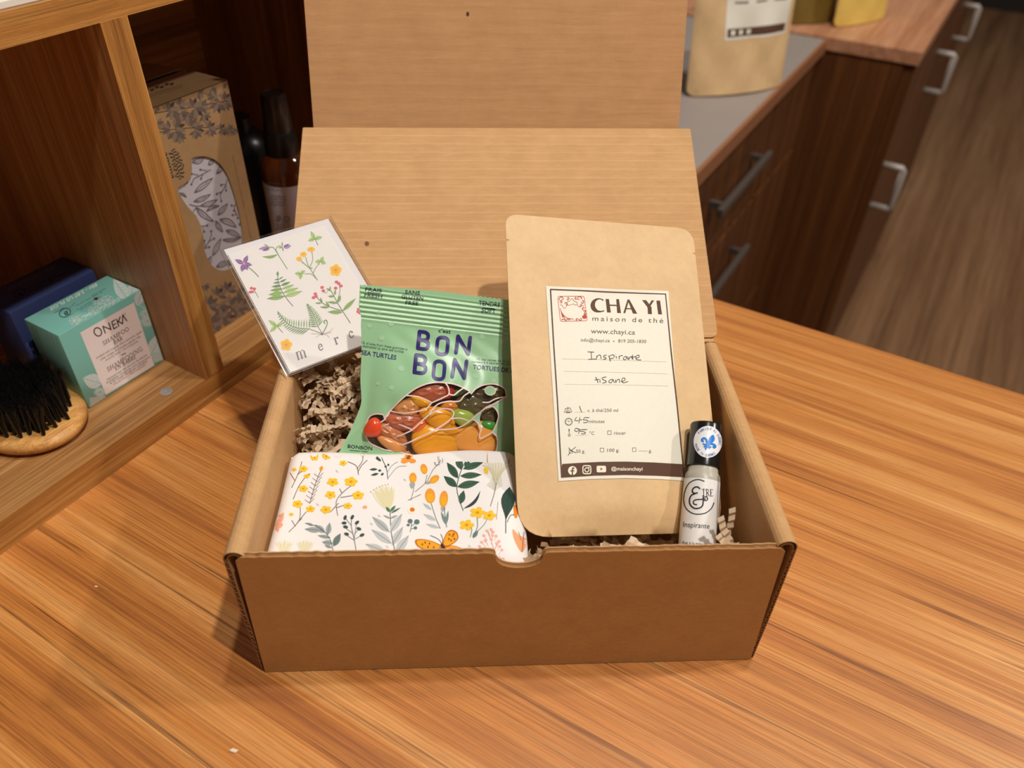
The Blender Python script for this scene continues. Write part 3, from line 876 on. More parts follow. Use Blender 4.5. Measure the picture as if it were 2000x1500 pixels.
# marks on the band
a.ell((278, 1033), 64, 64, CREAM, 3, n=26)
a.line([(300, 1000), (286, 996), (277, 1012), (277, 1095)], 19, BRN, 4, sm=4); a.line([(254, 1040), (300, 1036)], 15, BRN, 4)
def rrect(A, x0, y0, x1, y1, r, w, col, L, tilt=0.0):
    P = round_poly([(x0, y0), (x1, y0 + tilt), (x1 + 2, y1 + tilt), (x0 + 2, y1)], [r] * 4, 5)
    if w: A.line(P + [P[0]], w, col, L, sm=0)
    else: A.poly(P, col, L)
rrect(a, 428, 962, 542, 1078, 30, 15, CREAM, 3); a.ring((486, 1022), 30, 30, 13, CREAM, 3); a.ell((516, 988), 9, 9, CREAM, 3, n=10)
rrect(a, 626, 964, 762, 1058, 22, 0, CREAM, 3); a.poly([(682, 992), (714, 1010), (684, 1030)], BRN, 4)
a.text('@maisonchayi', (838, 1030), (1286, 1034), 50, CREAM, 3, bold=0.012)
# brewing lines
a.text('c. à thé/250 ml', (496, 186), (936, 186), 46, INKT)
a.text('minutes', (512, 345), (742, 345), 46, INKT); a.text('°C', (524, 516), (596, 516), 46, INKT)
a.text('rincer', (880, 514), (1047, 514), 46, INKT)
a.text('50 g.', (330, 776), (460, 776), 46, INKT); a.text('100 g.', (780, 762), (956, 762), 46, INKT); a.text('g.', (1378, 770), (1420, 770), 46, INKT)
for (x0, y0, x1, y1) in ((786, 460, 838, 512), (230, 738, 276, 782), (680, 708, 732, 762), (1144, 706, 1194, 758)):
    a.line([(x0, y0), (x1, y0), (x1, y1), (x0, y1), (x0, y0)], 7, INKT, 1, sm=0)
a.line([(1226, 750), (1362, 752)], 3, INKT); a.line([(310, 190), (470, 190)], 2.2, (170, 160, 145)); a.line([(320, 525), (510, 522)], 2.2, (170, 160, 145))
a.line([(213, 118), (213, 196)], 9, INKT); a.line([(172, 136), (252, 128)], 6, INKT); a.line([(190, 196), (240, 196)], 10, INKT)
for cx in (178, 250):
    a.line([(cx, 134), (cx - 20, 186), (cx + 20, 184), (cx, 134)], 5, INKT, 1, sm=0); a.line([(cx - 24, 188), (cx + 22, 186)], 7, INKT)
a.ring((224, 327), 50, 50, 10, INKT); a.line([(224, 330), (210, 304)], 6, INKT); a.line([(224, 330), (250, 316)], 5, INKT)
for k in range(12):
    t = k * math.pi / 6; a.line([(224 + 34 * math.cos(t), 327 + 34 * math.sin(t)), (224 + 41 * math.cos(t), 327 + 41 * math.sin(t))], 4, INKT)
a.line([(229, 436), (231, 470)], 15, INKT); a.line([(231, 470), (233, 506)], 13, (176, 164, 150)); a.ring((233, 522), 15, 15, 8, INKT)
# pen writing
def pen(*pls, w=8):
    for p in pls: a.line(p, w, PEN, 4, sm=5)
pen([(380, 100), (395, 150), (412, 190)], [(338, 262), (312, 308), (366, 312)], [(385, 262), (372, 350)], [(386, 302), (416, 298)],
    [(455, 266), (434, 300), (482, 302), (500, 322), (476, 340), (434, 338)], [(455, 266), (522, 268)],
    [(368, 432), (326, 424), (312, 455), (345, 468), (378, 432), (376, 460), (366, 500)], [(402, 440), (388, 462), (440, 470), (468, 490), (440, 504), (404, 498)], [(402, 440), (490, 440)],
    [(222, 700), (262, 745), (330, 776)], [(326, 693), (262, 745), (215, 816)])
a.board(1060, 550, 6.819)
pen([(592, 940), (680, 946)], [(640, 945), (645, 1040)], [(600, 1043), (706, 1035)], [(715, 990), (712, 1040)], [(712, 1012), (740, 985), (764, 990), (772, 1036)],
    [(846, 986), (812, 990), (806, 1008), (834, 1020), (834, 1036), (798, 1041)], [(874, 990), (896, 1070)], [(880, 1004), (918, 981), (948, 996), (930, 1026), (890, 1030)],
    [(970, 997), (978, 1030)], [(964, 970), (967, 974)], [(1010, 995), (1013, 1040)], [(1012, 1012), (1030, 993), (1060, 991)],
    [(1112, 1002), (1078, 1010), (1068, 1036), (1096, 1046), (1116, 1006), (1126, 1046)], [(1138, 1010), (1140, 1045), (1160, 1006), (1178, 1010), (1186, 1040)],
    [(1190, 980), (1196, 1046)], [(1166, 1011), (1236, 1005)], [(1234, 1024), (1276, 1014), (1270, 985), (1236, 1002), (1244, 1044), (1305, 1049)], w=7.5)
pen([(700, 1275), (735, 1355)], [(685, 1316), (750, 1305)], [(756, 1312), (760, 1350)], [(765, 1288), (768, 1292)], [(842, 1275), (794, 1284), (792, 1306), (828, 1324), (840, 1346), (788, 1356)],
    [(926, 1305), (884, 1318), (878, 1346), (910, 1350), (930, 1310), (946, 1352)], [(966, 1310), (966, 1350), (990, 1312), (1014, 1310), (1020, 1352)],
    [(1040, 1336), (1084, 1322), (1090, 1297), (1060, 1291), (1046, 1330), (1072, 1352), (1130, 1335)], w=7.5)
for p0, p1 in (((255, 1034), (1640, 1075)), ((282, 1200), (1652, 1234)), ((290, 1372), (1668, 1396))):
    a.line([p0, ((p0[0] + p1[0]) / 2, (p0[1] + p1[1]) / 2 - 4), p1], 2.6, (190, 182, 166), 1)
# head of the label
def flare(pts, w, col=BRN): a.line(pts, w, col, 1, sm=6)
C_ = [(806, 262), (770, 236), (715, 236), (668, 268), (650, 322), (668, 376), (716, 408), (765, 405), (810, 384)]
a.poly(smooth_open([(800, 240), (740, 226), (690, 236), (650, 268), (632, 322), (650, 380), (700, 412), (760, 414), (814, 400)], 5) + smooth_open([(812, 386), (765, 396), (720, 380), (692, 330), (698, 276), (735, 244), (770, 244), (802, 266)], 5), BRN, 1)
a.poly([(832, 238), (876, 238), (902, 416), (852, 416)], BRN, 1); a.poly([(974, 240), (1010, 240), (1036, 424), (986, 422)], BRN, 1); a.poly([(884, 312), (986, 316), (988, 330), (886, 328)], BRN, 1)
a.poly([(1124, 244), (1148, 246), (1252, 432), (1196, 430)], BRN, 1); a.poly([(1124, 244), (1138, 270), (1094, 424), (1068, 424)], BRN, 1); a.poly([(1106, 358), (1186, 360), (1194, 374), (1102, 372)], BRN, 1)
a.poly([(1318, 252), (1372, 254), (1442, 346), (1448, 438), (1396, 436), (1390, 348)], BRN, 1); a.poly([(1478, 256), (1444, 254), (1404, 320), (1420, 344)], BRN, 1)
a.poly([(1508, 258), (1556, 258), (1582, 442), (1532, 440)], BRN, 1)
a.text('maison de thé', (656, 526), (1598, 556), 62, INKT, 1, space=1.35)
a.text('www.chayi.ca', (636, 694), (1222, 712), 62, INKT); a.text('info@chayi.ca', (504, 804), (886, 812), 42, INKT); a.ell((942, 800), 8, 8, INKT, n=10); a.text('819 205-1830', (1000, 816), (1372, 824), 42, INKT)
sq = round_poly([(194, 202), (545, 200), (590, 526), (232, 536)], [26] * 4, 5)
a.line(sq + [sq[0]], 6, RED, 1, sm=0)
def spiral(c, r, turns, sg, rot, w):
    a.line([(c[0] + r * (1 - k / 16) * math.cos(rot + sg * turns * 2 * math.pi * k / 16), c[1] + r * (1 - k / 16) * math.sin(rot + sg * turns * 2 * math.pi * k / 16)) for k in range(15)], w, RED, 1, sm=2, w1=w * 0.4)
for c, r, sg, rot in (((250, 238), 36, 1, 3), ((300, 300), 24, -1, 1), ((238, 280), 20, 1, 4), ((330, 226), 20, -1, 2), ((480, 232), 34, -1, 0), ((520, 280), 24, 1, 5), ((436, 222), 18, 1, 1), ((500, 318), 18, -1, 2),
                      ((262, 484), 30, -1, 2), ((300, 506), 20, 1, 0), ((350, 500), 18, -1, 3), ((545, 470), 32, 1, 0), ((500, 502), 24, -1, 3), ((452, 508), 16, 1, 2), ((540, 362), 20, 1, 2), ((548, 400), 18, -1, 1), ((556, 428), 15, 1, 0)):
    spiral(c, r, 1.1, sg, rot, 12)
a.line([(228, 362), (252, 425), (320, 488), (410, 506)], 7, RED, 1); a.poly([(240, 400), (262, 432), (280, 470), (262, 478), (244, 440)], RED, 1, sm=3); a.poly([(566, 440), (572, 500), (520, 470)], RED, 1, sm=3)
a.line([(330, 318), (316, 296), (326, 270), (352, 266), (368, 240), (390, 234), (408, 262), (446, 280), (458, 306), (430, 318), (402, 302), (384, 308), (360, 318), (330, 318)], 5, (166, 74, 58), 1)
a.line([(226, 315), (250, 318), (286, 366), (322, 318)], 5, RED, 1, sm=2); a.line([(456, 316), (486, 346), (512, 330), (548, 322)], 5, RED, 1, sm=2)
tag(a.build('label_print', TEA, M['ink'], lbl, maxpx=8, lift=0.00074), 'brown printing, red seal and black pen writing')
# ================================================================== greeting card in a clear sleeve
CT = [Vector(p) for p in ((-0.406467, 0.308950, 0.160756), (-0.373885, 0.378688, 0.162734), (-0.287090, 0.339418, 0.117627), (-0.319672, 0.269679, 0.115649))]
ce1 = (CT[1] - CT[0]).normalized(); ce2 = (CT[0] - CT[3]).normalized()
ce2 = (ce2 - ce1 * ce2.dot(ce1)).normalized()
CARD = PlaneSurf(CT[3], ce1, ce2); CW, CH = 0.077, 0.1054
gc = thing('greeting_card', tuple(CT[3]), 'white thank-you card with painted wildflowers in a clear sleeve', 'card')
cT = lambda x, y, d: CARD.P0 + CARD.e1 * x + CARD.e2 * y + CARD.n * (d - 0.0011)
slab('envelope', [(0, 0.0), (CW, 0), (CW, CH), (0, CH)], [], lambda x, y, d: cT(x, y, d - 0.0006), 0.0005, plain('envelope_paper', lin(222, 218, 220), 0.6), gc)
cf = slab('card_face', [(0.0006, 0.0002), (CW - 0.0062, 0.0002), (CW - 0.0062, CH - 0.0052), (0.0006, CH - 0.0052)], [], cT, 0.0010, plain('card_stock', lin(228, 222, 218), 0.55, noise=0.015, nscale=150), gc)
ev = 0.0028
M['sleeve'] = film('clear_sleeve', 0.02, 0.12)
sl = slab('clear_sleeve', [(-ev, -0.0012), (CW + 0.0022, -0.0012), (CW + 0.0022, CH + 0.0008), (-ev, CH + 0.0008)], [], lambda x, y, d: CARD.P0 + CARD.e1 * x + CARD.e2 * y + CARD.n * (d - 0.0020), 0.0026, M['sleeve'], gc)
M['sleeve_seam'] = film('sleeve_seam', 0.22, 0.2, (0.9, 0.9, 0.9))
for x in (-ev, CW + 0.0017):
    mk('sleeve_seam', *box_geo((x, -0.0012, -0.0003), (x + 0.0005, CH + 0.0008, 0.0008), T=lambda v: CARD.P0 + CARD.e1 * v[0] + CARD.e2 * v[1] + CARD.n * v[2]), M['sleeve_seam'], sl)
a = Art((400, 400), 4.1667)
G1, G2, G3 = (146, 176, 110), (118, 152, 104), (178, 200, 138); DG = (96, 120, 92); PU, PU2 = (136, 102, 156), (170, 144, 188); YE, YO = (240, 186, 74), (214, 148, 52); RS, RS2 = (214, 104, 116), (196, 84, 98); GY = (120, 116, 118)
# violet
for b, w in (((245, 445), 34), ((350, 410), 36), ((300, 545), 40), ((350, 530), 36), ((385, 490), 32)): a.leaf((318, 480), b, w, PU, 1, vein=PU2, vw=4)
a.ell((320, 478), 9, 11, (238, 150, 110), 3); a.line([(345, 500), (400, 545), (438, 586)], 5, DG)
# nodding violets
a.line([(672, 522), (600, 410), (560, 350), (520, 345)], 5, G2); a.line([(600, 410), (580, 360), (605, 335), (630, 345)], 5, G2)
a.leaf((520, 345), (440, 360), 28, PU2, 1, vein=PU); a.leaf((530, 350), (470, 375), 22, PU); a.leaf((520, 340), (480, 320), 12, G1); a.leaf((525, 345), (515, 370), 12, G2)
a.leaf((640, 345), (702, 335), 34, PU2, 1, vein=PU); a.leaf((640, 340), (690, 320), 16, PU); a.leaf((635, 345), (598, 350), 12, G1); a.leaf((632, 340), (628, 300), 10, G2); a.leaf((632, 345), (640, 380), 10, G2)
a.leaf((592, 405), (470, 420), 24, G1, 1, vein=DG, bend=-0.1)
# trefoil leaves
for c, pts, st in (((895, 275), ((862, 215), (955, 262), (842, 292)), (922, 328)), ((945, 460), ((965, 422), (985, 478), (900, 462)), None), ((782, 560), ((735, 558), (815, 535), (778, 605)), None), ((585, 985), ((520, 940), (640, 960), (530, 1035)), (635, 1040))):
    for p in pts: a.leaf(c, p, 34, G3, 1, vein=G2, vw=3)
    for p in pts: a.leaf(c, ((c[0] + p[0]) / 2, (c[1] + p[1]) / 2 + 4), 16, G1, 2)
    if st: a.line([c, st], 4, DG)
# buttercups
a.line([(918, 615), (870, 540), (845, 500), (820, 425)], 5, G2); a.line([(850, 515), (878, 450), (872, 385)], 5, G2); a.line([(845, 510), (800, 470), (775, 450)], 5, G2); a.line([(880, 560), (905, 510), (935, 475)], 5, G2); a.line([(905, 600), (870, 565), (815, 562)], 4, G2)
for c, r, sq_ in (((803, 402), 28, 0.75), ((865, 362), 32, 0.65), ((768, 440), 26, 0.75)): a.flower(c, r, YE, YO, 5, 2, sq=sq_, notch=0.8)
for c in ((1065, 532), (663, 1140)): a.flower(c, 50, YE, YO, 5, 1, rot=0.4, notch=0.68); a.ring(c, 24, 22, 4, YO, 3)
a.leaf((850, 515), (880, 515), 12, G1); a.leaf((800, 465), (795, 480), 9, G1)
# small red berries
for c in ((380, 678), (404, 684), (370, 710), (386, 708)): a.ell(c, 13, 11, RS, 2, n=12)
a.line([(438, 756), (412, 710), (395, 690)], 4, G2); a.line([(412, 712), (390, 708)], 3, G2)
# fern with paired leaflets
a.line([(718, 826), (650, 740), (605, 650), (593, 570)], 5, GY)
for t, l in ((0.0, 165), (0.18, 140), (0.36, 112), (0.52, 88), (0.68, 62), (0.82, 40)):
    c = (650 - 57 * t, 745 - 170 * t)
    a.leaf(c, (c[0] - l * 0.86, c[1] + 20 - 18 * t), l * 0.24, G1 if t < 0.5 else G2, 1, vein=DG, vw=3); a.leaf(c, (c[0] + l * 0.86, c[1] - 42 + 26 * t), l * 0.24, G3 if t < 0.4 else G2, 1, vein=DG, vw=3)
a.leaf((594, 580), (592, 540), 20, G2)
# berry branch
a.line([(1185, 963), (1125, 870), (1075, 790), (1040, 720), (1010, 680)], 5, DG); a.line([(1125, 865), (1030, 835), (960, 800), (915, 755)], 5, DG); a.line([(1075, 790), (1100, 700), (1090, 640)], 4, DG)
for c in ((900, 725), (885, 755), (905, 745), (955, 672), (965, 700), (1072, 628), (1108, 660), (1065, 678), (1090, 640)): a.ell(c, 15, 12, RS, 2, n=12)
a.line([(965, 700), (985, 720), (1000, 700)], 3, DG)
for b, p, w in (((1120, 865), (1228, 762), 34), ((1120, 875), (1002, 872), 34), ((1085, 795), (1105, 735), 28), ((1080, 800), (1000, 790), 22), ((1050, 745), (1005, 745), 20), ((1060, 735), (1062, 690), 18), ((1020, 700), (990, 680), 14), ((1020, 695), (1022, 660), 14), ((1010, 835), (938, 832), 20), ((1015, 832), (985, 785), 18), ((950, 800), (900, 800), 14), ((955, 795), (940, 755), 16)):
    a.leaf(b, p, w, G1, 1, vein=DG, vw=3)
# fern roots
for base, tip, n, w in (((850, 1010), (590, 868), 15, 74), ((920, 990), (830, 805), 13, 56)):
    cx, cy = tip[0] - base[0], tip[1] - base[1]; l = math.hypot(cx, cy); ux, uy = cx / l, cy / l
    bend = 0.16 if n == 15 else -0.05
    for k in range(n):
        t = k / n; o = math.sin(math.pi * t) * l * bend
        c = (base[0] + cx * t - uy * o * -1, base[1] + cy * t + ux * o * -1); q = w * (1 - t) ** 0.8 + 6
        a.leaf(c, (c[0] + ux * q * 0.5 - uy * q, c[1] + uy * q * 0.5 + ux * q), 9, G1 if k % 2 else G2); a.leaf(c, (c[0] + ux * q * 0.5 + uy * q, c[1] + uy * q * 0.5 - ux * q), 9, G2)
    pts = [(base[0] + cx * t + uy * math.sin(math.pi * t) * l * bend, base[1] + cy * t - ux * math.sin(math.pi * t) * l * bend) for t in (0, .2, .4, .6, .8, 1)]
    a.line(pts, 4, DG, 2)
a.line([(850, 1010), (955, 1048)], 4, DG); a.line([(920, 990), (955, 1045)], 4, DG); a.line([(958, 1048), (985, 1000), (998, 960), (985, 938), (968, 952), (978, 965)], 8, G2)
for p in ((905, 1080), (865, 1050), (1015, 1080), (1045, 1005), (1030, 1035)): a.line([(955, 1052), ((955 + p[0]) / 2 + 6, 1050 + (p[1] - 1050) * 0.3), p], 3, (176, 160, 150))
a.ell((955, 1052), 12, 9, (150, 110, 130), 2, n=10)
for c in ((1250, 850), (1246, 870), (1262, 880)): a.ell(c, 13, 11, RS, 2, n=12)
# m e r c i in roman letters
LG = (126, 120, 122)
def roman(ch, O, sx, sy):
    def q(x, y): return (O[0] + sx[0] * x + sy[0] * y, O[1] + sx[1] * x + sy[1] * y)
    def ln(w, *p): a.line([q(*v) for v in p], w, LG, 1, sm=5)
    if ch == 'm':
        for x in (0.12, 0.5, 0.88): ln(12, (x, 0), (x, 0.9 if x < 0.2 else 0.72)); ln(4, (x - 0.13, 0), (x + 0.13, 0))
        ln(5, (0.12, 0.7), (0.28, 0.95), (0.44, 0.92), (0.5, 0.72)); ln(5, (0.5, 0.7), (0.66, 0.95), (0.82, 0.92), (0.88, 0.72)); ln(4, (0, 0.9), (0.12, 0.93))
    if ch == 'r': ln(12, (0.3, 0), (0.3, 0.9)); ln(4, (0.05, 0), (0.6, 0)); ln(5, (0.3, 0.6), (0.5, 0.9), (0.8, 0.93)); a.ell(q(0.82, 0.84), 8, 8, LG, 1, n=10); ln(4, (0.08, 0.9), (0.3, 0.93))
    if ch == 'e': ln(4, (0.1, 0.55), (0.88, 0.55)); ln(8, (0.88, 0.55), (0.72, 0.9), (0.45, 0.97), (0.14, 0.75), (0.1, 0.4), (0.25, 0.08), (0.55, 0.0), (0.88, 0.18))
    if ch == 'c': ln(8, (0.85, 0.78), (0.55, 0.98), (0.2, 0.8), (0.08, 0.45), (0.25, 0.1), (0.55, 0.0), (0.88, 0.2)); a.ell(q(0.8, 0.76), 7, 7, LG, 1, n=10)
    if ch == 'i': ln(12, (0.5, 0), (0.5, 0.9)); ln(4, (0.2, 0), (0.8, 0)); a.ell(q(0.5, 1.35), 8, 8, LG, 1, n=10)
roman('m', (755, 1262), (75, -27), (-18, -62)); roman('e', (932, 1188), (36, -13), (-14, -48)); roman('r', (1062, 1138), (40, -15), (-18, -52)); roman('c', (1180, 1086), (38, -14), (-14, -50)); roman('i', (1300, 1040), (34, -13), (-16, -50))
tag(a.build('card_print', CARD, M['ink'], cf, lift=0.00003, step=0.00002), 'watercolour flowers, ferns and grey lettering')
# ================================================================== folded floral cloth
CX0, CX1, CY0, CY1 = -0.1365, 0.0095, 0.0055, 0.1010
def cloth_z(x, y):
    dx = min(x - CX0, CX1 - x); dy = min(y - CY0, CY1 - y)
    ex = max(0.0, 1 - dx / (0.013 if x > -0.06 else 0.008)); ey = max(0.0, 1 - dy / (0.009 if y > 0.05 else 0.014))
    e = min(1.0, math.hypot(ex, ey))
    drop = (0.016 if x > -0.06 else 0.009) * (1 - math.sqrt(max(0.0, 1 - e * e)))
    rx = max(0.0, (x + 0.016) / 0.0285)            # right end sags into the carton
    return 0.0895 + 0.0020 * math.sin(x * 30 + 1) * math.sin(y * 25) + 0.0012 * math.sin(x * 75 + y * 40) - drop - 0.006 * rx ** 2 * (1.0 - 0.5 * y / 0.09) + 0.0007 * math.sin(x * 190 - y * 60) * rx
def cloth_bulge(a, b): return cloth_z(min(max(a, CX0), CX1), min(max(b, CY0), CY1))
CLO = PlaneSurf(bx(0, 0, 0), bdir(1, 0, 0), bdir(0, 1, 0), cloth_bulge)
cl = thing('floral_cloth', tuple(bx(-0.06, 0.05, 0.05)), 'folded white cotton cloth printed with yellow flowers and grey leaves', 'cloth')
def cloth_mat():
    m, nt, b = nmat('cotton')
    b.inputs['Base Color'].default_value = (*lin(240, 236, 234), 1); b.inputs['Roughness'].default_value = 0.9; b.inputs['Specular IOR Level'].default_value = 0.15
    tc = nt.nodes.new('ShaderNodeTexCoord'); w = nt.nodes.new('ShaderNodeTexWave'); w.inputs['Scale'].default_value = 420; w.bands_direction = 'DIAGONAL'; w.inputs['Distortion'].default_value = 1.0
    nt.links.new(tc.outputs['Object'], w.inputs['Vector'])
    bp = nt.nodes.new('ShaderNodeBump'); bp.inputs['Distance'].default_value = 0.00002; bp.inputs['Strength'].default_value = 0.5
    nt.links.new(w.outputs['Fac'], bp.inputs['Height']); nt.links.new(bp.outputs['Normal'], b.inputs['Normal'])
    return m
M['cotton'] = cloth_mat()
nx, ny = 64, 40
V, F = [], []
def cs(i, n):  # denser towards the rims
    t = i / n; return 0.5 - 0.5 * math.cos(math.pi * t)
for j in range(ny + 1):
    for i in range(nx + 1):
        x = CX0 + (CX1 - CX0) * cs(i, nx); y = CY0 + (CY1 - CY0) * cs(j, ny)
        V.append(bx(x, y, cloth_z(x, y)))
for j in range(ny):
    for i in range(nx):
        q = j * (nx + 1) + i; F.append([q, q + 1, q + nx + 2, q + nx + 1])
rim = [i for i in range(nx + 1)] + [j * (nx + 1) + nx for j in range(1, ny + 1)] + [ny * (nx + 1) + i for i in range(nx - 1, -1, -1)] + [j * (nx + 1) for j in range(ny - 1, 0, -1)]
prev = rim
cen = bx((CX0 + CX1) / 2, (CY0 + CY1) / 2, 0)
for lv in range(1, 10):   # stacked fold edges on the sides
    cur = []
    for r in rim:
        p = V[r].copy(); z = p.z - 0.0042 * lv
        ins = 0.0010 * (1 if lv % 3 == 0 else 0)
        d = Vector((cen.x - p.x, cen.y - p.y, 0)).normalized()
        cur.append(len(V)); V.append(Vector((p.x, p.y, max(z, 0.03))) + d * ins)
    for k in range(len(rim)):
        k2 = (k + 1) % len(rim); F.append([prev[k], cur[k], cur[k2], prev[k2]])
    prev = cur
F.append(prev[::-1])
mk('cloth_body', V, F, M['cotton'], cl, smooth=True)
a = Art((500, 860), 3.5714)
YL, YD, OR, ORD = (246, 198, 52), (222, 150, 28), (240, 158, 62), (222, 120, 34); GD, GG, GL = (62, 82, 76), (150, 156, 158), (196, 200, 202); BRW = (124, 106, 96); PK = (240, 176, 150); CRM = (226, 216, 176)
def twig(pts, w=5, col=BRW): a.line(pts, w, col, 1)
def yfl(c, r, rot=0.0): a.flower(c, r, YL, YD, 5, 2, rot=rot, sq=0.72, notch=0.6)
# yellow blossom sprigs
for c, r in (((408, 122), 30), ((492, 115), 30), ((575, 105), 26), ((330, 200), 32), ((352, 252), 22), ((330, 338), 34), ((535, 292), 42), ((662, 290), 48), ((520, 382), 40), ((712, 385), 44), ((640, 458), 32), ((488, 485), 40), ((380, 480), 34), ((290, 445), 38), ((246, 518), 18), ((608, 160), 28), ((748, 98), 28), ((268, 205), 18)): yfl(c, r, c[0] * 0.01)
yfl((1545, 505), 56); yfl((1628, 525), 50); yfl((1470, 592), 54)
twig([(715, 240), (700, 180), (640, 150)]); twig([(705, 200), (740, 150), (748, 110)]); twig([(710, 225), (735, 180), (775, 140)])
twig([(570, 525), (560, 430), (600, 370), (660, 320)]); twig([(575, 440), (520, 500)]); twig([(590, 400), (680, 385)]); twig([(565, 470), (610, 455)]); twig([(600, 370), (585, 340)])
twig([(230, 640), (300, 560), (310, 470)]); twig([(285, 580), (350, 500)]); twig([(275, 600), (250, 560)]); twig([(295, 570), (320, 545)])
twig([(260, 410), (300, 320), (350, 250)]); twig([(250, 330), (300, 220), (320, 150)]); twig([(270, 280), (240, 230)]); twig([(290, 240), (330, 210)])
twig([(375, 440), (410, 320), (440, 240), (460, 200)]); a.leaf((450, 215), (462, 178), 26, OR)
for k in range(7):
    t = k / 7; c = (375 + 75 * t, 440 - 210 * t); a.line([c, (c[0] - 34, c[1] - 26)], 3.5, BRW); a.line([c, (c[0] + 30, c[1] - 34)], 3.5, BRW)
a.leaf((340, 265), (380, 232), 22, YD); 
# dark sprigs
twig([(920, 270), (910, 200), (880, 130), (870, 100)], 5, GD); twig([(915, 230), (945, 180), (990, 150)], 4, GG); twig([(925, 260), (985, 190), (1050, 180)], 4, GG)
for b, t_ in (((905, 175), (840, 120)), ((885, 140), (835, 125)), ((890, 130), (850, 95)), ((905, 200), (790, 205)), ((912, 220), (800, 245)), ((912, 215), (870, 245)), ((905, 190), (930, 165)), ((900, 215), (850, 210)), ((905, 210), (905, 175)), ((880, 120), (890, 95))): a.leaf(((b[0] + t_[0]) / 2, (b[1] + t_[1]) / 2), t_, 17, GD)
twig([(700, 778), (685, 690), (665, 600), (668, 545)], 5, (92, 100, 104)); twig([(685, 690), (700, 590)], 4, (92, 100, 104)); twig([(690, 700), (620, 655)], 4, (92, 100, 104)); twig([(675, 650), (615, 605)], 4, (92, 100, 104)); twig([(690, 690), (745, 660)], 4, (92, 100, 104)); twig([(685, 660), (715, 620)], 4, (92, 100, 104)); twig([(668, 600), (625, 545)], 4, (92, 100, 104))
for c, r in (((672, 537), 50), ((622, 540), 40), ((615, 578), 0), ((705, 575), 70), ((625, 605), 10), ((718, 618), 130), ((632, 655), 15), ((740, 662), -25)): a.ell(c, 18, 11, GD, 2, rot=r + 70 if r > 30 else r, n=12)
# grey leaf sprays
twig([(540, 780), (520, 700), (480, 640), (420, 600), (345, 580)], 5, (100, 108, 110))
for b, t_, w in (((500, 660), (515, 575), 40), ((480, 645), (412, 590), 42), ((455, 630), (340, 620), 40), ((520, 680), (430, 665), 26), ((535, 720), (462, 710), 40), ((540, 740), (590, 650), 46), ((530, 750), (480, 735), 20), ((400, 595), (350, 578), 20)):
    a.leaf(b, t_, w, (158, 166, 166) if w < 44 else (110, 128, 124), 1, vein=(96, 104, 106), vw=3)
# big grey plant with cream bloom
twig([(970, 778), (945, 650), (935, 500)], 6, (108, 112, 114))
for b, t_, w in (((930, 640), (812, 535), 50), ((938, 640), (1018, 515), 56), ((945, 720), (808, 625), 54), ((950, 730), (1025, 605), 54), ((905, 778), (765, 725), 52), ((975, 790), (1065, 665), 60), ((935, 545), (890, 525), 16), ((938, 545), (985, 525), 16)):
    a.leaf(b, t_, w, GL if w > 51 else (180, 184, 186), 1, vein=(128, 132, 136), vw=4)
for k in range(9):
    t = -1 + 2 * k / 8; a.leaf((925, 490), (885 + 84 * t, 310 + 30 * t * t - 12 * t), 40, CRM if k % 2 else (234, 228, 200), 1 + k % 2)
for k in range(7): a.ell((800 + 20 * k, 352 - 9 * k + (k - 3) ** 2), 4, 3, (224, 130, 90), 4, n=8)
a.leaf((935, 500), (905, 465), 22, (84, 122, 92), 3); a.leaf((935, 500), (975, 455), 20, (84, 122, 92), 3); a.leaf((940, 510), (1010, 470), 14, (96, 116, 104), 3)
# orange flower
a.flower((1062, 122), 74, OR, (150, 80, 40), 5, 2, rot=0.9, sq=0.62, notch=0.42)
# orange tulips
twig([(1080, 420), (1100, 340), (1095, 300)], 4); twig([(1110, 360), (1190, 290), (1240, 200), (1330, 120)], 4); twig([(1180, 300), (1195, 240)], 4); twig([(1060, 420), (1150, 378)], 4)
for c, rx, ry, rot in (((1095, 262), 26, 36, 0), ((1172, 200), 24, 36, -15), ((1245, 272), 24, 38, 55), ((1215, 388), 36, 52, -5), ((1310, 410), 30, 58, 5)):
    a.ell(c, rx, ry, OR, 2, rot=rot); a.ell((c[0], c[1] + ry * 0.25), rx * 0.7, ry * 0.6, (244, 176, 40), 3, rot=rot)
a.leaf((1095, 285), (1085, 340), 40, (170, 172, 168), 1); a.leaf((1235, 285), (1180, 305), 22, (170, 172, 168), 1); a.leaf((1310, 455), (1300, 500), 34, (170, 172, 168), 1)
twig([(1285, 615), (1250, 530), (1222, 440)], 5, (120, 116, 116)); a.leaf((1225, 485), (1165, 440), 24, GL, 1, vein=GG); a.leaf((1255, 560), (1168, 515), 30, GL, 1, vein=GG); a.leaf((1280, 612), (1185, 585), 26, GL, 1, vein=GG)
twig([(1330, 605), (1318, 520), (1312, 460)], 6, (110, 128, 128)); a.leaf((1325, 590), (1290, 495), 20, (120, 140, 140)); a.leaf((1325, 590), (1342, 490), 20, (120, 140, 140))
for k in range(6):
    c = (1250 + 22 * k, 175 - 15 * k); a.leaf(c, (c[0] - 4, c[1] - 40), 11, (150, 150, 146)); a.leaf(c, (c[0] + 34, c[1] - 6), 11, (150, 150, 146))
a.ell((1090, 485), 17, 15, ORD, 3); a.ell((1090, 485), 34, 28, (250, 238, 214), 1); a.ell((760, 467), 17, 12, (244, 172, 130), 1)
for c in ((555, 208), (1028, 268), (795, 575), (850, 520), (420, 440), (1480, 730), (905, 735)): a.leaf(c, (c[0] + 20, c[1] + 18), 12, (204, 200, 208))
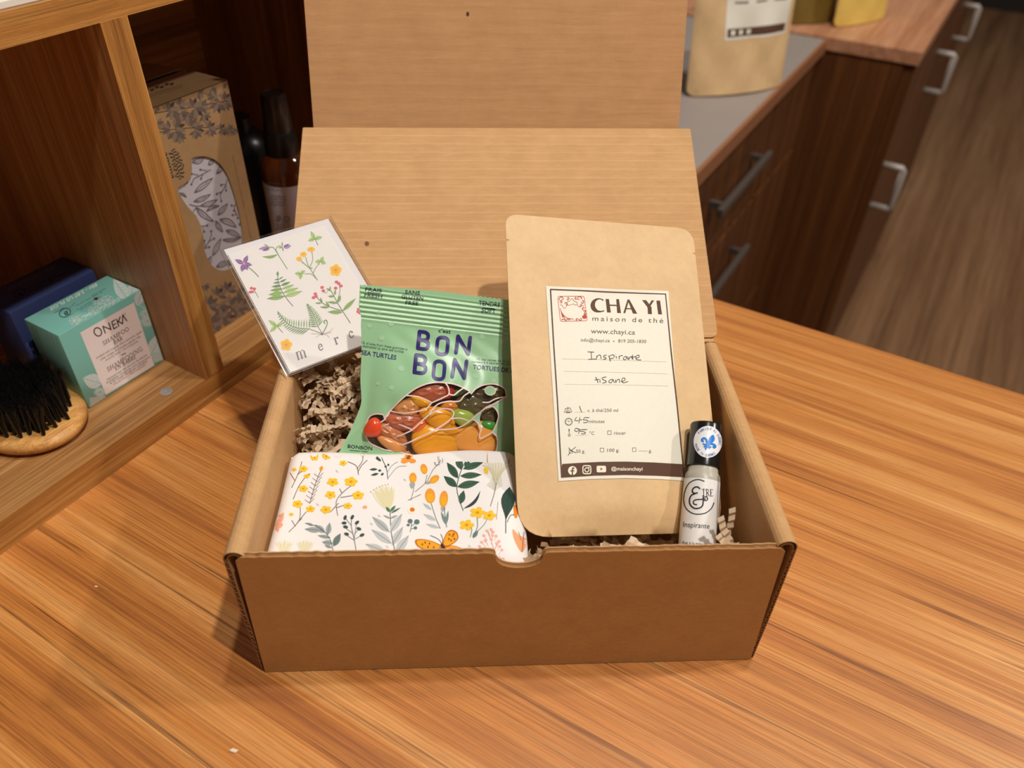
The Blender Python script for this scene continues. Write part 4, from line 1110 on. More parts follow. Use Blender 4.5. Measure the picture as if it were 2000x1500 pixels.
# dark green leaf branch
twig([(1445, 490), (1408, 380), (1405, 300), (1440, 190), (1480, 120)], 6, (98, 112, 106))
for b, t_, w in (((1432, 205), (1402, 105), 50), ((1455, 185), (1505, 110), 36), ((1410, 265), (1332, 155), 52), ((1445, 200), (1585, 155), 46), ((1425, 250), (1575, 240), 44), ((1402, 325), (1310, 250), 52), ((1405, 325), (1560, 290), 52), ((1425, 445), (1450, 350), 48)):
    a.leaf(b, t_, w, (66, 96, 78) if t_[0] > 1400 else (58, 88, 72), 1, vein=(40, 62, 52), vw=3)
a.leaf((1445, 478), (1566, 350), 22, (58, 62, 66), 1, bend=0.14)
# pale thistle
twig([(1635, 460), (1665, 360), (1680, 270)], 5, (120, 108, 100))
for k in range(15):
    t = -1 + 2 * k / 14; a.line([(1672, 300), (1680 + 55 * t, 220 - 20 * abs(t)), (1682 + 96 * t, 128 + 50 * t * t)], 5, CRM if k % 2 else (206, 200, 166), 1)
    a.ell((1682 + 96 * t, 126 + 50 * t * t), 4, 4, (206, 150, 110), 2, n=7)
for k in range(6): a.line([(1668, 350 - 8 * k), (1640 + 8 * k - 30, 310 - 10 * k)], 3, (190, 190, 160)); a.line([(1668, 350 - 8 * k), (1720 - 2 * k, 310 - 14 * k)], 3, (190, 190, 160))
a.ell((1605, 212), 16, 24, YL, 2, rot=-20)
# dark paddle leaf, pencil lines
a.leaf((1742, 560), (1768, 325), 96, (46, 72, 62), 1, vein=(34, 52, 46), vw=3, fat=0.6); twig([(1742, 648), (1742, 540)], 6, (56, 72, 66)); twig([(1678, 555), (1688, 430)], 3, (120, 120, 116))
twig([(1495, 675), (1505, 620), (1480, 590)], 5, (90, 110, 104)); twig([(1515, 680), (1545, 600), (1540, 530)], 5, (90, 110, 104)); twig([(1530, 650), (1590, 590), (1615, 545)], 4, (90, 110, 104)); a.leaf((1512, 682), (1550, 628), 30, (110, 130, 126))
# small blue-green berries
twig([(1075, 638), (1085, 590), (1075, 560)], 5, (84, 108, 106)); twig([(1082, 600), (1120, 575)], 4, (84, 108, 106)); twig([(1080, 620), (1110, 610)], 4, (84, 108, 106))
for c, r in (((1075, 565), 18), ((1122, 570), 20), ((1112, 612), 13), ((1062, 592), 11)): a.ell(c, r, r * 0.9, (96, 122, 122), 2, n=12)
# pink sprig
twig([(1660, 760), (1640, 700), (1620, 630)], 4, (214, 150, 134)); twig([(1640, 800), (1690, 720), (1700, 700)], 4, (214, 150, 134))
for c in ((1612, 632), (1640, 622), (1655, 640), (1590, 665), (1575, 712), (1560, 740), (1650, 665), (1675, 668), (1695, 705), (1700, 740), (1715, 765), (1680, 720), (1725, 835), (1640, 690), (1600, 700)): a.ell(c, 12, 9, (240, 178, 160), 2, rot=30, n=10); a.line([c, (c[0] + (1650 - c[0]) * 0.4, c[1] + 36)], 3, (226, 170, 152))
for t_, w in (((195, 505), 46), ((190, 590), 50), ((155, 640), 34)): a.leaf((140, 590), t_, w, PK, 1, vein=(236, 150, 120))
for cx, n in ((200, 7), (345, 9)):
    for k in range(n):
        t = -1 + 2 * k / (n - 1); a.leaf((cx, 795), (cx + 62 * t, 690 + 20 * abs(t)), 24, CRM if k % 2 else (232, 226, 200), 1)
# butterfly
W1 = [(1300, 745), (1240, 708), (1160, 690), (1110, 698), (1125, 740), (1180, 765), (1250, 772)]
W2_ = [(1300, 728), (1322, 660), (1355, 626), (1400, 640), (1412, 685), (1380, 720), (1330, 745)]
W3 = [(1310, 755), (1370, 735), (1430, 752), (1450, 775), (1330, 775)]
for P_ in (W1, W2_, W3):
    a.poly(P_, (196, 104, 24), 2, sm=4)
    cx = sum(p[0] for p in P_) / len(P_); cy = sum(p[1] for p in P_) / len(P_)
    a.poly([(cx + (p[0] - cx) * 0.86, cy + (p[1] - cy) * 0.84) for p in P_], (244, 166, 40), 3, sm=4)
for c in ((1180, 715), (1210, 722), (1160, 728), (1200, 745), (1240, 748), (1350, 660), (1372, 668), (1385, 690), (1360, 700), (1345, 690), (1380, 655)): a.ell(c, 6, 9, (150, 76, 22), 4, n=8)
a.ell((1306, 748), 12, 30, (56, 46, 42), 5, rot=-30); a.line([(1298, 725), (1270, 690), (1215, 665)], 4, (70, 62, 58), 4); a.line([(1300, 722), (1302, 685), (1288, 655)], 4, (70, 62, 58), 4)
# right hanging side: orange petals
a.poly([(1790, 620), (1830, 660), (1885, 690), (1880, 740), (1850, 780), (1800, 690)], (244, 168, 120), 1, sm=4); a.poly([(1796, 450), (1826, 480), (1820, 540), (1800, 530)], (230, 140, 50), 1, sm=3); twig([(1855, 780), (1862, 700), (1868, 640)], 4, (110, 60, 50)); twig([(1850, 700), (1830, 640)], 3, (80, 70, 66)); twig([(1752, 570), (1775, 525), (1800, 520)], 5, (66, 82, 76))
tag(a.build('cloth_print', CLO, M['ink'], cl, maxpx=7, lift=0.00010, step=0.00003), 'printed meadow flowers, leaves and butterfly')
# ================================================================== bag of gummies
lean = math.radians(33)
bgn = bdir(0.1, -math.cos(lean), math.sin(lean)).normalized()
bgP = bx(0, 0.107, 0.068)
q0 = on_plane(816, 643, bgP, bgn); q1 = on_plane(923, 656, bgP, bgn)
bge1 = (q1 - q0).normalized(); bge2 = bgn.cross(bge1)
BGF = PlaneSurf(bgP, bge1, bge2)
TLu, TLv = BGF.hit_uv(702, 557)
BUC, BHW = -0.038, 0.056
def ss(x): x = max(0.0, min(1.0, x)); return x * x * (3 - 2 * x)
def bag_bulge(a, b):
    d = TLv - b                                  # distance below the top edge
    u = (a - BUC) / BHW
    if d < 0.0205:
        return 0.00040 * math.sin(d / 0.0029 * 2 * math.pi) * ss(d / 0.002) + 0.0016
    body = ss((d - 0.0205) / 0.05)
    side = max(0.0, 1 - min(1.0, abs(u)) ** 2.4)
    w = 0.0007 * math.sin(a * 310 + 4 * math.sin(b * 90)) * math.sin(b * 130 + 1) * ss((d - 0.021) / 0.01) * side
    crease = 0.0016 * math.exp(-((a + 0.073 + 0.25 * (b - 0.01)) / 0.005) ** 2) * ss((d - 0.06) / 0.02)
    return 0.0016 + 0.0128 * body * side + w - crease
BAG = PlaneSurf(bgP, bge1, bge2, bag_bulge)
a = Art((580, 540), 4.1667)
def bag_uv(p): return BAG.hit_uv(*a.P(p))
outl = []
top0, top1 = (512, 68), (1790, 200)
n = 70
for k in range(n + 1):
    t = k / n; outl.append((top0[0] + (top1[0] - top0[0]) * t, top0[1] + (top1[1] - top0[1]) * t + (4 if k % 2 else -4) - 14 * math.sin(math.pi * t) * (1 if t < 0.6 else 0.7)))
outl += [(1800, 500), (1812, 800), (1828, 1100), (1850, 1480), (1500, 1500), (1100, 1500), (700, 1480), (332, 1462)]
outl += smooth_open([(356, 1405), (430, 1265), (496, 1110), (524, 1010), (516, 850), (522, 700), (526, 560), (520, 400), (522, 330), (504, 255), (508, 160)], 4)
b8 = lambda P_: [(((700 + x / 6.452) - 580) * 4.1667, ((740 + y / 6.452) - 540) * 4.1667) for x, y in P_]
win = b8(smooth_open([(86, 640), (104, 550), (150, 468), (235, 440), (318, 452)], 4) + [(322, 498)] + smooth_open([(400, 405), (500, 300), (605, 205), (720, 122), (850, 66), (980, 44), (1095, 50), (1205, 66), (1312, 106), (1392, 152)], 4) + [(1422, 190)] +
          smooth_open([(1470, 130), (1560, 82), (1690, 64), (1790, 90), (1850, 140), (1862, 225)], 4) + [(1800, 262)] + smooth_open([(1700, 318), (1606, 360), (1548, 408)], 3) + [(1592, 372)] +
          smooth_open([(1690, 344), (1738, 388), (1766, 462), (1742, 560), (1690, 672)], 4) + smooth_open([(1742, 722), (1752, 800), (1735, 905), (1700, 960)], 3) + [(1500, 1010), (900, 1010), (560, 930)] + smooth_open([(330, 892), (230, 850), (140, 800), (96, 720)], 3))
# remove the duplicate wedge backtrack
win = [p for i, p in enumerate(win) if i == 0 or math.hypot(p[0] - win[i - 1][0], p[1] - win[i - 1][1]) > 3]
bo = [bag_uv(p) for p in outl]; bw = [bag_uv(p) for p in win]
cbag = thing('candy_bag', tuple(bx(-0.04, 0.105, 0.05)), 'mint green gummy candy bag with a turtle-shaped clear window', 'bag')
M['bag_green'] = plain('mint_film', lin(160, 206, 160), 0.32, spec=0.55, noise=0.03, nscale=60)
seal_pts = [(u0 * 0.0013 - 0.12, TLv + 0.002 - k * 0.00045) for u0 in range(125) for k in range(52)]
V2, F2 = mesh2d(bo, [bw], 0.0022, seal_pts, lambda x, y: TLv - y < 0.0212)
V = [BAG.at(u, v, 0.0) for u, v in V2]
fr = mk('front_film', V, F2, M['bag_green'], cbag, smooth=True)
V2, F2 = mesh2d(bw, [], 0.0030)
wn = mk('clear_window', [BAG.at(u, v, -0.00002) for u, v in V2], F2, film('window_film', 0.03, 0.09), cbag, smooth=True)
tag(wn, 'clear turtle-shaped window')
V2, F2 = mesh2d(bo, [], 0.006)
def back_off(u, v):
    d = TLv - v
    return -0.0012 - 0.006 * ss((d - 0.02) / 0.05) * max(0.0, 1 - min(1.0, abs((u - BUC) / BHW)) ** 2.4)
bk = mk('back_film', [bgP + bge1 * u + bge2 * v + bgn * (back_off(u, v) if TLv - v > 0.0205 else 0.0010) for u, v in V2], F2, plain('silver_inner_film', lin(206, 208, 202), 0.4, noise=0.05), cbag, smooth=True)
# ---- print
NV = (54, 40, 112); DK = (34, 62, 58)
def t(s, p0, p1, h, col=DK, **k): a.text(s, p0, p1, h, col, 2, **k)
t('FRAIS', (555, 120), (690, 130), 30, bold=0.012); a.line([(576, 130), (678, 139)], 4, DK, 2); t('FRESH', (548, 166), (693, 178), 27, bold=0.012)
t('SANS', (880, 138), (1000, 148), 27, bold=0.012); t('GLUTEN', (850, 176), (1027, 193), 28, bold=0.012); t('FREE', (882, 226), (987, 236), 29, bold=0.012)
t('TENDRE', (1478, 232), (1652, 250), 36, bold=0.012); a.line([(1512, 254), (1606, 262)], 3.5, DK, 2); t('SOFT', (1500, 288), (1615, 300), 32, bold=0.012)
t("c'est", (1150, 453), (1250, 465), 30, bold=0.012)
Bl = [[(0, 0), (0, 1)], [(0, 0), (0.55, 0), (0.85, 0.1), (0.9, 0.25), (0.82, 0.4), (0.5, 0.48), (0, 0.48)], [(0.5, 0.48), (0.9, 0.58), (1, 0.75), (0.9, 0.93), (0.6, 1.0), (0, 1)]]
Ol = [[(0, 0.28), (0.06, 0.1), (0.3, 0.0), (0.7, 0.0), (0.94, 0.1), (1, 0.28), (1, 0.72), (0.94, 0.9), (0.7, 1.0), (0.3, 1.0), (0.06, 0.9), (0, 0.72), (0, 0.28)]]
Nl = [[(0, 1), (0, 0)], [(0, 0), (1, 1)], [(1, 1), (1, 0)]]
for TL_, TR_, BL_, wi in (((998, 448), (1102, 462), (984, 584), 0), ((970, 640), (1080, 654), (957, 780), 0)):
    a.strokes([(0, 1, [Bl[0]])], TL_, TR_, BL_, 32, NV, 2, sm=0); a.strokes([(0, 0.78, Bl[1:])], TL_, TR_, BL_, 30, NV, 2, sm=4)
for TL_, TR_, BL_ in (((1147, 494), (1232, 503), (1134, 628)), ((1120, 688), (1205, 697), (1108, 830))): a.strokes([(0, 1, Ol)], TL_, TR_, BL_, 30, NV, 2, sm=4)
for TL_, TR_, BL_ in (((1311, 486), (1410, 498), (1294, 620)), ((1283, 678), (1380, 690), (1264, 816))): a.strokes([(0, 1, Nl)], TL_, TR_, BL_, 31, NV, 2, sm=0)
t('1% of sales from these gummies is', (524, 546), (897, 602), 20, (60, 96, 92)); t('dedicated to save sea turtles', (534, 574), (868, 622), 20, (60, 96, 92)); t('SEA TURTLES', (522, 634), (806, 678), 36, NV, bold=0.012)
t('1% des ventes de ce prod', (1460, 680), (1760, 702), 18, (60, 96, 92)); t('consacré à sauver les tortues', (1420, 700), (1790, 726), 18, (60, 96, 92)); t('TORTUES DE MER', (1430, 752), (1830, 792), 34, NV, bold=0.012)
t('BONBON', (412, 1394), (612, 1414), 27, bold=0.012); a.line([(428, 1414), (576, 1426)], 4, DK, 2)
for c, r in (((664, 298), 22), ((765, 385), 20), ((850, 750), 22), ((770, 905), 18), ((690, 500), 20), ((1505, 490), 20), ((1670, 530), 18), ((1455, 810), 20), ((590, 400), 16), ((1600, 850), 16), ((660, 870), 14), ((1020, 380), 12)): a.ell(c, r, r, (176, 214, 176), 1); a.ring(c, r, r, 3, (190, 222, 190), 2)
# turtle outlines
a.board(700, 740, 6.452)
WH = (240, 214, 208)
wl = [((x / 4.1667 + 580 - 700) * 6.452, (y / 4.1667 + 540 - 740) * 6.452) for x, y in win]
a.line(wl + [wl[0]], 17, WH, 2, sm=0)
for P_ in ([(605, 210), (740, 222), (850, 260), (925, 300)], [(925, 300), (1060, 240), (1140, 190), (1130, 100), (1092, 50)], [(1140, 190), (1200, 205), (1260, 160), (1330, 112)], [(925, 300), (860, 370), (740, 410), (560, 430), (410, 405)],
           [(895, 445), (930, 390), (1010, 315), (1130, 285), (1270, 280), (1330, 215), (1400, 170)], [(895, 445), (800, 530), (680, 640), (560, 700), (430, 750), (410, 790), (480, 825), (600, 815), (750, 745), (930, 660), (1080, 570), (1180, 490), (1200, 420), (1150, 380), (1060, 375), (960, 410), (895, 450)],
           [(680, 640), (560, 590), (430, 540), (340, 505)], [(260, 555), (340, 505), (400, 410)], [(285, 595), (360, 575), (430, 545)], [(1180, 500), (1290, 495), (1400, 530)], [(980, 640), (1120, 635), (1270, 610), (1400, 530), (1480, 455), (1548, 408)],
           [(1430, 505), (1490, 540), (1548, 625), (1525, 700), (1540, 748), (1620, 710), (1690, 672)], [(1570, 295), (1640, 295), (1720, 255), (1790, 235), (1860, 228)]):
    a.line(P_, 17, WH, 3, sm=5)
a.poly([(1548, 410), (1530, 500), (1546, 610), (1490, 540), (1432, 505)], (176, 210, 178), 2, sm=3)
a.ell((1660, 150), 68, 56, (160, 206, 162), 3, rot=10); a.ring((1660, 150), 68, 56, 9, WH, 4, rot=10)
tag(a.build('bag_print', BAG, M['ink_gloss'], fr, maxpx=3, lift=0.00014, step=0.000025), 'navy lettering and pale turtle outline')
# ---- the candies inside
def gummy(px, py, rx, ry, rot, col, label, off=0.0035, rings=False, thick=0.0050):
    c = (700 + px / 6.452, 740 + py / 6.452)
    P0 = on_plane(c[0], c[1], bgP + bgn * (off + 0.0016), bgn)
    k = (P0 - CAM).dot(RF) / FPX / 6.452
    e1 = bge1 * math.cos(math.radians(rot)) - bge2 * math.sin(math.radians(rot)); e2 = bge1 * math.sin(math.radians(rot)) + bge2 * math.cos(math.radians(rot))
    V, F = [], []; nu, nv = (44, 30) if rings else (28, 14)
    rnd = random.Random(int(px * 7 + py)); ph = rnd.uniform(0, 6)
    for j in range(nv + 1):
        hj = j / nv * 2 - 1; rr = math.sin(math.pi / 2 * (1 - abs(hj))); zz = math.copysign((1 - rr ** 2.5) ** 0.42, hj)
        for i in range(nu):
            lo = 2 * math.pi * i / nu
            cl_, sl_ = rr, zz
            w = 1 + 0.09 * math.sin(3 * lo + ph) * cl_
            x, y, z = cl_ * math.cos(lo) * w, cl_ * math.sin(lo) * w, sl_
            bump = 0.0
            if rings and z > 0.1:
                r1 = math.hypot(x - 0.35, y + 0.1); r2 = math.hypot(x + 0.4, y - 0.05)
                bump = 0.16 * (math.exp(-((r1 - 0.26) / 0.09) ** 2) + math.exp(-((r2 - 0.26) / 0.09) ** 2)) - 0.06
            V.append(P0 + e1 * x * rx * 1.24 * k + e2 * y * ry * 1.24 * k + bgn * (z + bump) * thick)
    for j in range(nv):
        for i in range(nu):
            i2 = (i + 1) % nu; F.append([j * nu + i, j * nu + i2, (j + 1) * nu + i2, (j + 1) * nu + i])
    key = 'gummy_%d_%d_%d' % col
    m = bpy.data.materials.get(key) or plain(key, lin(*col), 0.22, spec=0.6, sss=0.35, noise=0.12, nscale=90)
    o = mk('gummy_candy', V, F, m, None, smooth=True)
    return tag(o, label, 'candy', 'gummies in the mint bag')
RB, OG, OL_, GRN, TN = (192, 104, 72), (252, 170, 40), (96, 80, 54), (128, 168, 66), (214, 146, 84)
for args in (
    (930, 150, 230, 105, -12, RB, 'red-brown ringed gummy at the top of the turtle shell', 0.0030, True),
    (620, 360, 150, 105, -25, TN, 'tan ringed gummy at the left of the turtle shell', 0.0035, True),
    (770, 285, 105, 52, 10, (234, 166, 26), 'small yellow gummy between the shell gummies', 0.0040, False),
    (560, 525, 200, 100, -5, RB, 'red-brown ringed gummy in the lower left of the shell', 0.0030, True),
    (1020, 500, 190, 120, 20, OG, 'orange gummy under the long front flipper', 0.0040, False),
    (960, 790, 262, 170, 5, OG, 'large orange gummy at the bottom centre of the bag', 0.0040, False),
    (1490, 760, 262, 185, -8, (250, 170, 76), 'large peach-orange gummy at the lower right of the bag', 0.0040, False),
    (1310, 480, 130, 88, 15, (170, 190, 84), 'pale green gummy below the turtle neck', 0.0040, False),
    (1640, 160, 245, 120, -8, OL_, 'dark olive gummy behind the turtle head', 0.0020, True),
    (1420, 320, 165, 130, 10, (104, 94, 60), 'dark olive gummy behind the turtle neck', 0.0020, True),
    (1640, 440, 125, 100, 60, (98, 84, 56), 'dark olive gummy behind the raised flipper', 0.0022, True),
    (1640, 585, 105, 58, 5, (72, 152, 64), 'bright green gummy at the right edge of the bag', 0.0035, False),
    (190, 620, 95, 105, 30, (220, 76, 40), 'red gummy in the turtle rear flipper', 0.0035, False),
    (430, 830, 165, 72, 25, TN, 'tan gummy at the bottom left of the bag', 0.0035, False),
    (1150, 350, 95, 62, -5, (232, 146, 60), 'small orange gummy in the middle of the shell', 0.0025, False),
    (420, 680, 190, 85, 25, (196, 124, 80), 'brown ringed gummy behind the rear of the shell', 0.0022, True),
    (1150, 640, 140, 82, 30, (244, 160, 30), 'yellow-orange gummy right of the large orange one', 0.0030, False),
    (850, 420, 80, 70, 0, OG, 'small orange gummy at the left of the flipper', 0.0030, False),
    (1130, 140, 75, 85, 0, (206, 66, 56), 'red gummy at the top right of the shell', 0.0025, False),
    (760, 600, 100, 70, -40, (240, 120, 50), 'orange-red gummy beside the flipper tip', 0.0028, False),
    (1270, 150, 90, 50, -20, (110, 140, 60), 'green gummy behind the top right of the shell', 0.0020, False)):
    gummy(args[0], args[1], args[2], args[3], args[4], args[5], args[6], args[7], args[8])
# ================================================================== roll-on bottle
rb0 = bx(0.1078, 0.0228, 0.0597); rb1 = bx(0.1228, 0.0948, 0.1085)
rax = (rb1 - rb0).normalized()
RL = (rb1 - rb0).length + 0.001
ro = thing('roll_on_bottle', tuple(rb0), 'small frosted roll-on bottle with black cap leaning on the tea pouch', 'bottle')
capL = 0.0275
gl = plain('frosted_glass', lin(206, 200, 184), 0.35, spec=0.5, trans=0.25)
lathe('glass_body', rb0, rax, [(0, 0.0085), (0.001, 0.0100), (0.003, 0.0107), (RL - capL - 0.008, 0.0107), (RL - capL - 0.005, 0.0104), (RL - capL - 0.003, 0.0092), (RL - capL + 0.002, 0.0085)], gl, ro)
cp = lathe('cap', rb0 + rax * (RL - capL), rax, [(0, 0.0094), (0.0004, 0.0099), (capL - 0.0012, 0.0099), (capL - 0.0003, 0.0094), (capL, 0.0086)], plain('black_plastic', lin(22, 20, 20), 0.22, spec=0.6), ro)
tag(cp, 'glossy black cap')
CYL = CylSurf(rb0, rax, 0.0107); CAPS = CylSurf(rb0 + rax * (RL - capL), rax, 0.0099)
a = Art((980, 740), 3.9478)
# label wrap
V, F = [], []
toc = (CAM - rb0); toc = (toc - rax * toc.dot(rax)).normalized(); sid = rax.cross(toc).normalized()
h0, h1 = 0.002, RL - capL - 0.0085
for k in range(33):
    an = math.radians(-120 + 210 * k / 32)
    for h in (h0, h1): V.append(rb0 + rax * h + (toc * math.cos(an) + sid * math.sin(an)) * 0.01082)
for k in range(32): F.append([2 * k, 2 * k + 2, 2 * k + 3, 2 * k + 1])
rl = mk('label', V, F, plain('white_label', lin(236, 233, 230), 0.4, spec=0.4), ro, smooth=True)
BK = (40, 38, 40)
a.board(1280, 780, 4.4118)
a.line([(420, 706), (380, 692), (340, 696), (290, 726), (258, 790), (246, 860), (262, 930), (305, 974), (360, 990), (430, 980), (480, 940), (502, 892)], 8.5, BK, 2)
a.line([(383, 770), (368, 756), (342, 758), (322, 778), (324, 802), (344, 810), (362, 806)], 12, BK, 2); a.line([(350, 810), (312, 828), (296, 868), (304, 910), (335, 938), (376, 938), (405, 918), (412, 880), (412, 850)], 12, BK, 2)
a.line([(356, 908), (334, 902), (330, 880), (350, 866), (400, 862), (430, 858)], 10, BK, 2); a.ring((432, 856), 17, 17, 9, BK, 2); a.line([(414, 858), (410, 830)], 9, BK, 2)
serif(a, 'TRE', (402, 832), (498, 836), 60, 5.5, BK, 2, up=(-0.02, -1))
a.text('Inspirante', (242, 1098), (464, 1114), 44, BK, 2); a.text('Fait à la main', (238, 1248), (408, 1258), 26, BK, 2)
a.poly([(431, 1266), (418, 1250), (421, 1243), (429, 1247), (434, 1242), (443, 1244), (441, 1254)], BK, 2)
a.line([(540, 652), (522, 1266)], 3.0, (90, 88, 90), 2)
tag(a.build('label_print', CYL, M['ink'], rl, maxpx=4, lift=0.00020, step=0.00003), 'black ampersand logo and lettering')
s = Art((1280, 780), 4.4118)
pts = [(452 + 122 * math.cos(2 * math.pi * k / 40), 366 + 137 * math.sin(2 * math.pi * k / 40)) for k in range(40)]
s.poly(pts, (244, 242, 244), 0, res=12)
st = s.build('cap_sticker', CAPS, M['ink_gloss'], cp, maxpx=4, lift=0.00008)
tag(st, 'round white sticker with a blue fleur-de-lis')
a = Art((1280, 780), 4.4118)
BL = (36, 132, 222)
a.poly([(492, 306), (506, 318), (508, 352), (486, 376), (450, 390), (458, 345), (472, 322)], BL, 2, sm=4)
a.line([(446, 386), (440, 350), (424, 336), (408, 340), (402, 354), (412, 362)], 17, BL, 2); a.line([(454, 392), (480, 384), (506, 392), (516, 406), (508, 416), (498, 410)], 17, BL, 2)
a.line([(414, 384), (476, 412)], 13, BL, 2); a.poly([(440, 392), (456, 396), (446, 424), (430, 436), (428, 410)], BL, 2, sm=3); a.line([(420, 408), (436, 400)], 11, BL, 2); a.line([(450, 410), (466, 420)], 10, BL, 2)
def arc_text(txt, c, rx, ry, a0, a1, h, flip):
    n = len(txt)
    for i, ch in enumerate(txt):
        if ch == ' ': continue
        t0 = math.radians(a0 + (a1 - a0) * (i + 0.08) / n); t1 = math.radians(a0 + (a1 - a0) * (i + 0.92) / n)
        if ch == 'I': t0, t1 = t0 + (t1 - t0) * 0.38, t0 + (t1 - t0) * 0.62
        p0 = (c[0] + rx * math.cos(t0), c[1] + ry * math.sin(t0)); p1 = (c[0] + rx * math.cos(t1), c[1] + ry * math.sin(t1))
        a.text(ch, p0, p1, h, (70, 104, 180), 2)
arc_text('FABRIQUÉ AU QUÉBEC', (452, 366), 92, 104, -140, 15, 20, 0)
arc_text('MADE IN QUÉBEC', (452, 366), 112, 126, 172, 52, 20, 1)
a.build('sticker_print', CAPS, M['ink_gloss'], st, maxpx=3, lift=0.00022)

# ================================================================== crinkled paper filling
M['crinkle'] = plain('crinkle_paper', lin(222, 196, 164), 0.75, noise=0.10, nscale=80)
rc = random.Random(21)
def crinkle(P, d, up, n, w, pitch, amp):
    """zigzag strip starting at P running along d"""
    d = Vector(d).normalized(); up = Vector(up); up = (up - d * up.dot(d)).normalized(); sd = d.cross(up)
    V, F = [], []
    p = Vector(P)
    for i in range(n + 1):
        o = up * (amp * (1 if i % 2 else -1) * rc.uniform(0.7, 1.2))
        j = sd * rc.uniform(-0.0003, 0.0003)
        V += [p + o - sd * w / 2 + j, p + o + sd * w / 2 + j]
        d2 = (d + up * rc.uniform(-0.16, 0.16) + sd * rc.uniform(-0.16, 0.16)).normalized()
        p = p + d2 * pitch
        d = d2; up = (up - d * up.dot(d)).normalized(); sd = d.cross(up)
        if i: 
            q = 2 * i; F.append([q - 2, q - 1, q + 1, q])
    return V, F
def rdir(flat=0.6):
    t = rc.uniform(0, 2 * math.pi); z = rc.uniform(-flat, flat); r = math.sqrt(1 - z * z)
    return Vector((r * math.cos(t), r * math.sin(t), z))
Vs, Fs = [], []
def addstrip(P, d, up, n, w=0.0036, pitch=0.0027, amp=0.0008):
    V, F = crinkle(P, d, up, n, w, pitch, amp)
    lim = []
    for v in V:
        b = tob(v); b.x = max(-0.1365, min(0.1365, b.x)); b.y = max(0.0055, min(0.1765, b.y)); b.z = max(0.0045, b.z)
        lim.append(bxv(b))
    for v in lim:
        d = v - rb0; h = d.dot(rax)
        if -0.004 < h < RL and (d - rax * h).length < 0.0135: return
        if tob(v).x > 0.086 and tob(v).y < 0.04 and v.z > 0.062: return
        d = v - bgP
        if -0.13 < d.dot(bge1) < 0.03 and d.dot(bge2) < 0.03 and -0.010 < d.dot(bgn) < 0.03 and d.dot(bge1) > -0.098: return
        d = v - TEA.P0
        if -0.004 < d.dot(pe1) < PW + 0.004 and d.dot(pe2) > -0.001 and -0.014 < d.dot(TEA.n) < 0.03: return
    k = len(Vs); Vs.extend(lim); Fs.extend([[i + k for i in f] for f in F])
def fill_z(x, y):
    z = 0.044
    if x < -0.05: z = 0.050 + 0.052 * max(0, min(1, (y - 0.085) / 0.085)) * max(0, min(1, (-0.05 - x) / 0.04))
    if x > 0.01 and y < 0.055: z = 0.062 + 0.004 * math.sin(x * 60) - 0.10 * max(0, y - 0.03)
    if x > 0.118: z = 0.058
    return z
for k in range(900):
    x = rc.uniform(-0.135, 0.135); y = rc.uniform(0.008, 0.172)
    if -0.12 < x < 0.0 and y < 0.09: continue
    zt = fill_z(x, y); z = zt - abs(rc.gauss(0, 0.010))
    addstrip(bx(x, y, max(0.008, z)), rdir(0.45), rdir(1), rc.randint(6, 12))
for k in range(230):   # heap in the back left corner
    x = rc.uniform(-0.137, -0.072); y = rc.uniform(0.10, 0.174)
    z = fill_z(x, y) + rc.uniform(-0.006, 0.004)
    addstrip(bx(x, y, z), rdir(0.6), rdir(1), rc.randint(4, 8))
for k in range(170):   # bed showing below the pouch
    x = rc.uniform(0.012, 0.088); y = rc.uniform(0.006, 0.021)
    addstrip(bx(x, y, rc.uniform(0.066, 0.086)), rdir(0.5), rdir(1), rc.randint(3, 7))
tag(mk('shredded_paper', Vs, Fs, M['crinkle']), 'crinkled tan paper shred filling the bottom of the carton', 'paper shred', kind='stuff')
# loose strips one can pick out
def loose(pxs, zs, up, w, n, amp, label):
    """strip through pixels at given box heights"""
    A = [on_plane(u, v, bx(0, yb, 0), bdir(0, 1, 0)) for (u, v), yb in zip(pxs, zs)]
    V, F = [], []
    m = n
    for i in range(m + 1):
        t = i / m * (len(A) - 1); k = min(int(t), len(A) - 2); p = A[k].lerp(A[k + 1], t - k)
        d = (A[k + 1] - A[k]).normalized(); side = d.cross(bdir(0.25, -1, 0.5).normalized()).normalized(); nn = side.cross(d)
        o = nn * amp * (1 if i % 2 else -1) + side * 0.0003 * math.sin(i * 2.3)
        V += [p + o - side * w / 2, p + o + side * w / 2]
        if i: F.append([2 * i - 2, 2 * i - 1, 2 * i + 1, 2 * i])
    return tag(mk('paper_strip', V, F, M['crinkle']), label, 'paper strip', 'loose crinkled strips')
loose([(1431, 993), (1428, 1020), (1420, 1046), (1412, 1074)], [0.030, 0.029, 0.028, 0.026], 0, 0.0042, 11, 0.00045, 'upright crinkled paper strip standing tallest right of the roll-on bottle')
loose([(1408, 1010), (1412, 1032), (1424, 1052), (1432, 1080)], [0.026, 0.025, 0.024, 0.022], 0, 0.0042, 10, 0.00045, 'shorter crinkled paper strip against the roll-on bottle')
loose([(1403, 1045), (1412, 1058), (1426, 1066), (1444, 1066)], [0.021, 0.020, 0.018, 0.018], 0, 0.0038, 8, 0.00045, 'low crinkled paper strip by the front rim right of the bottle')
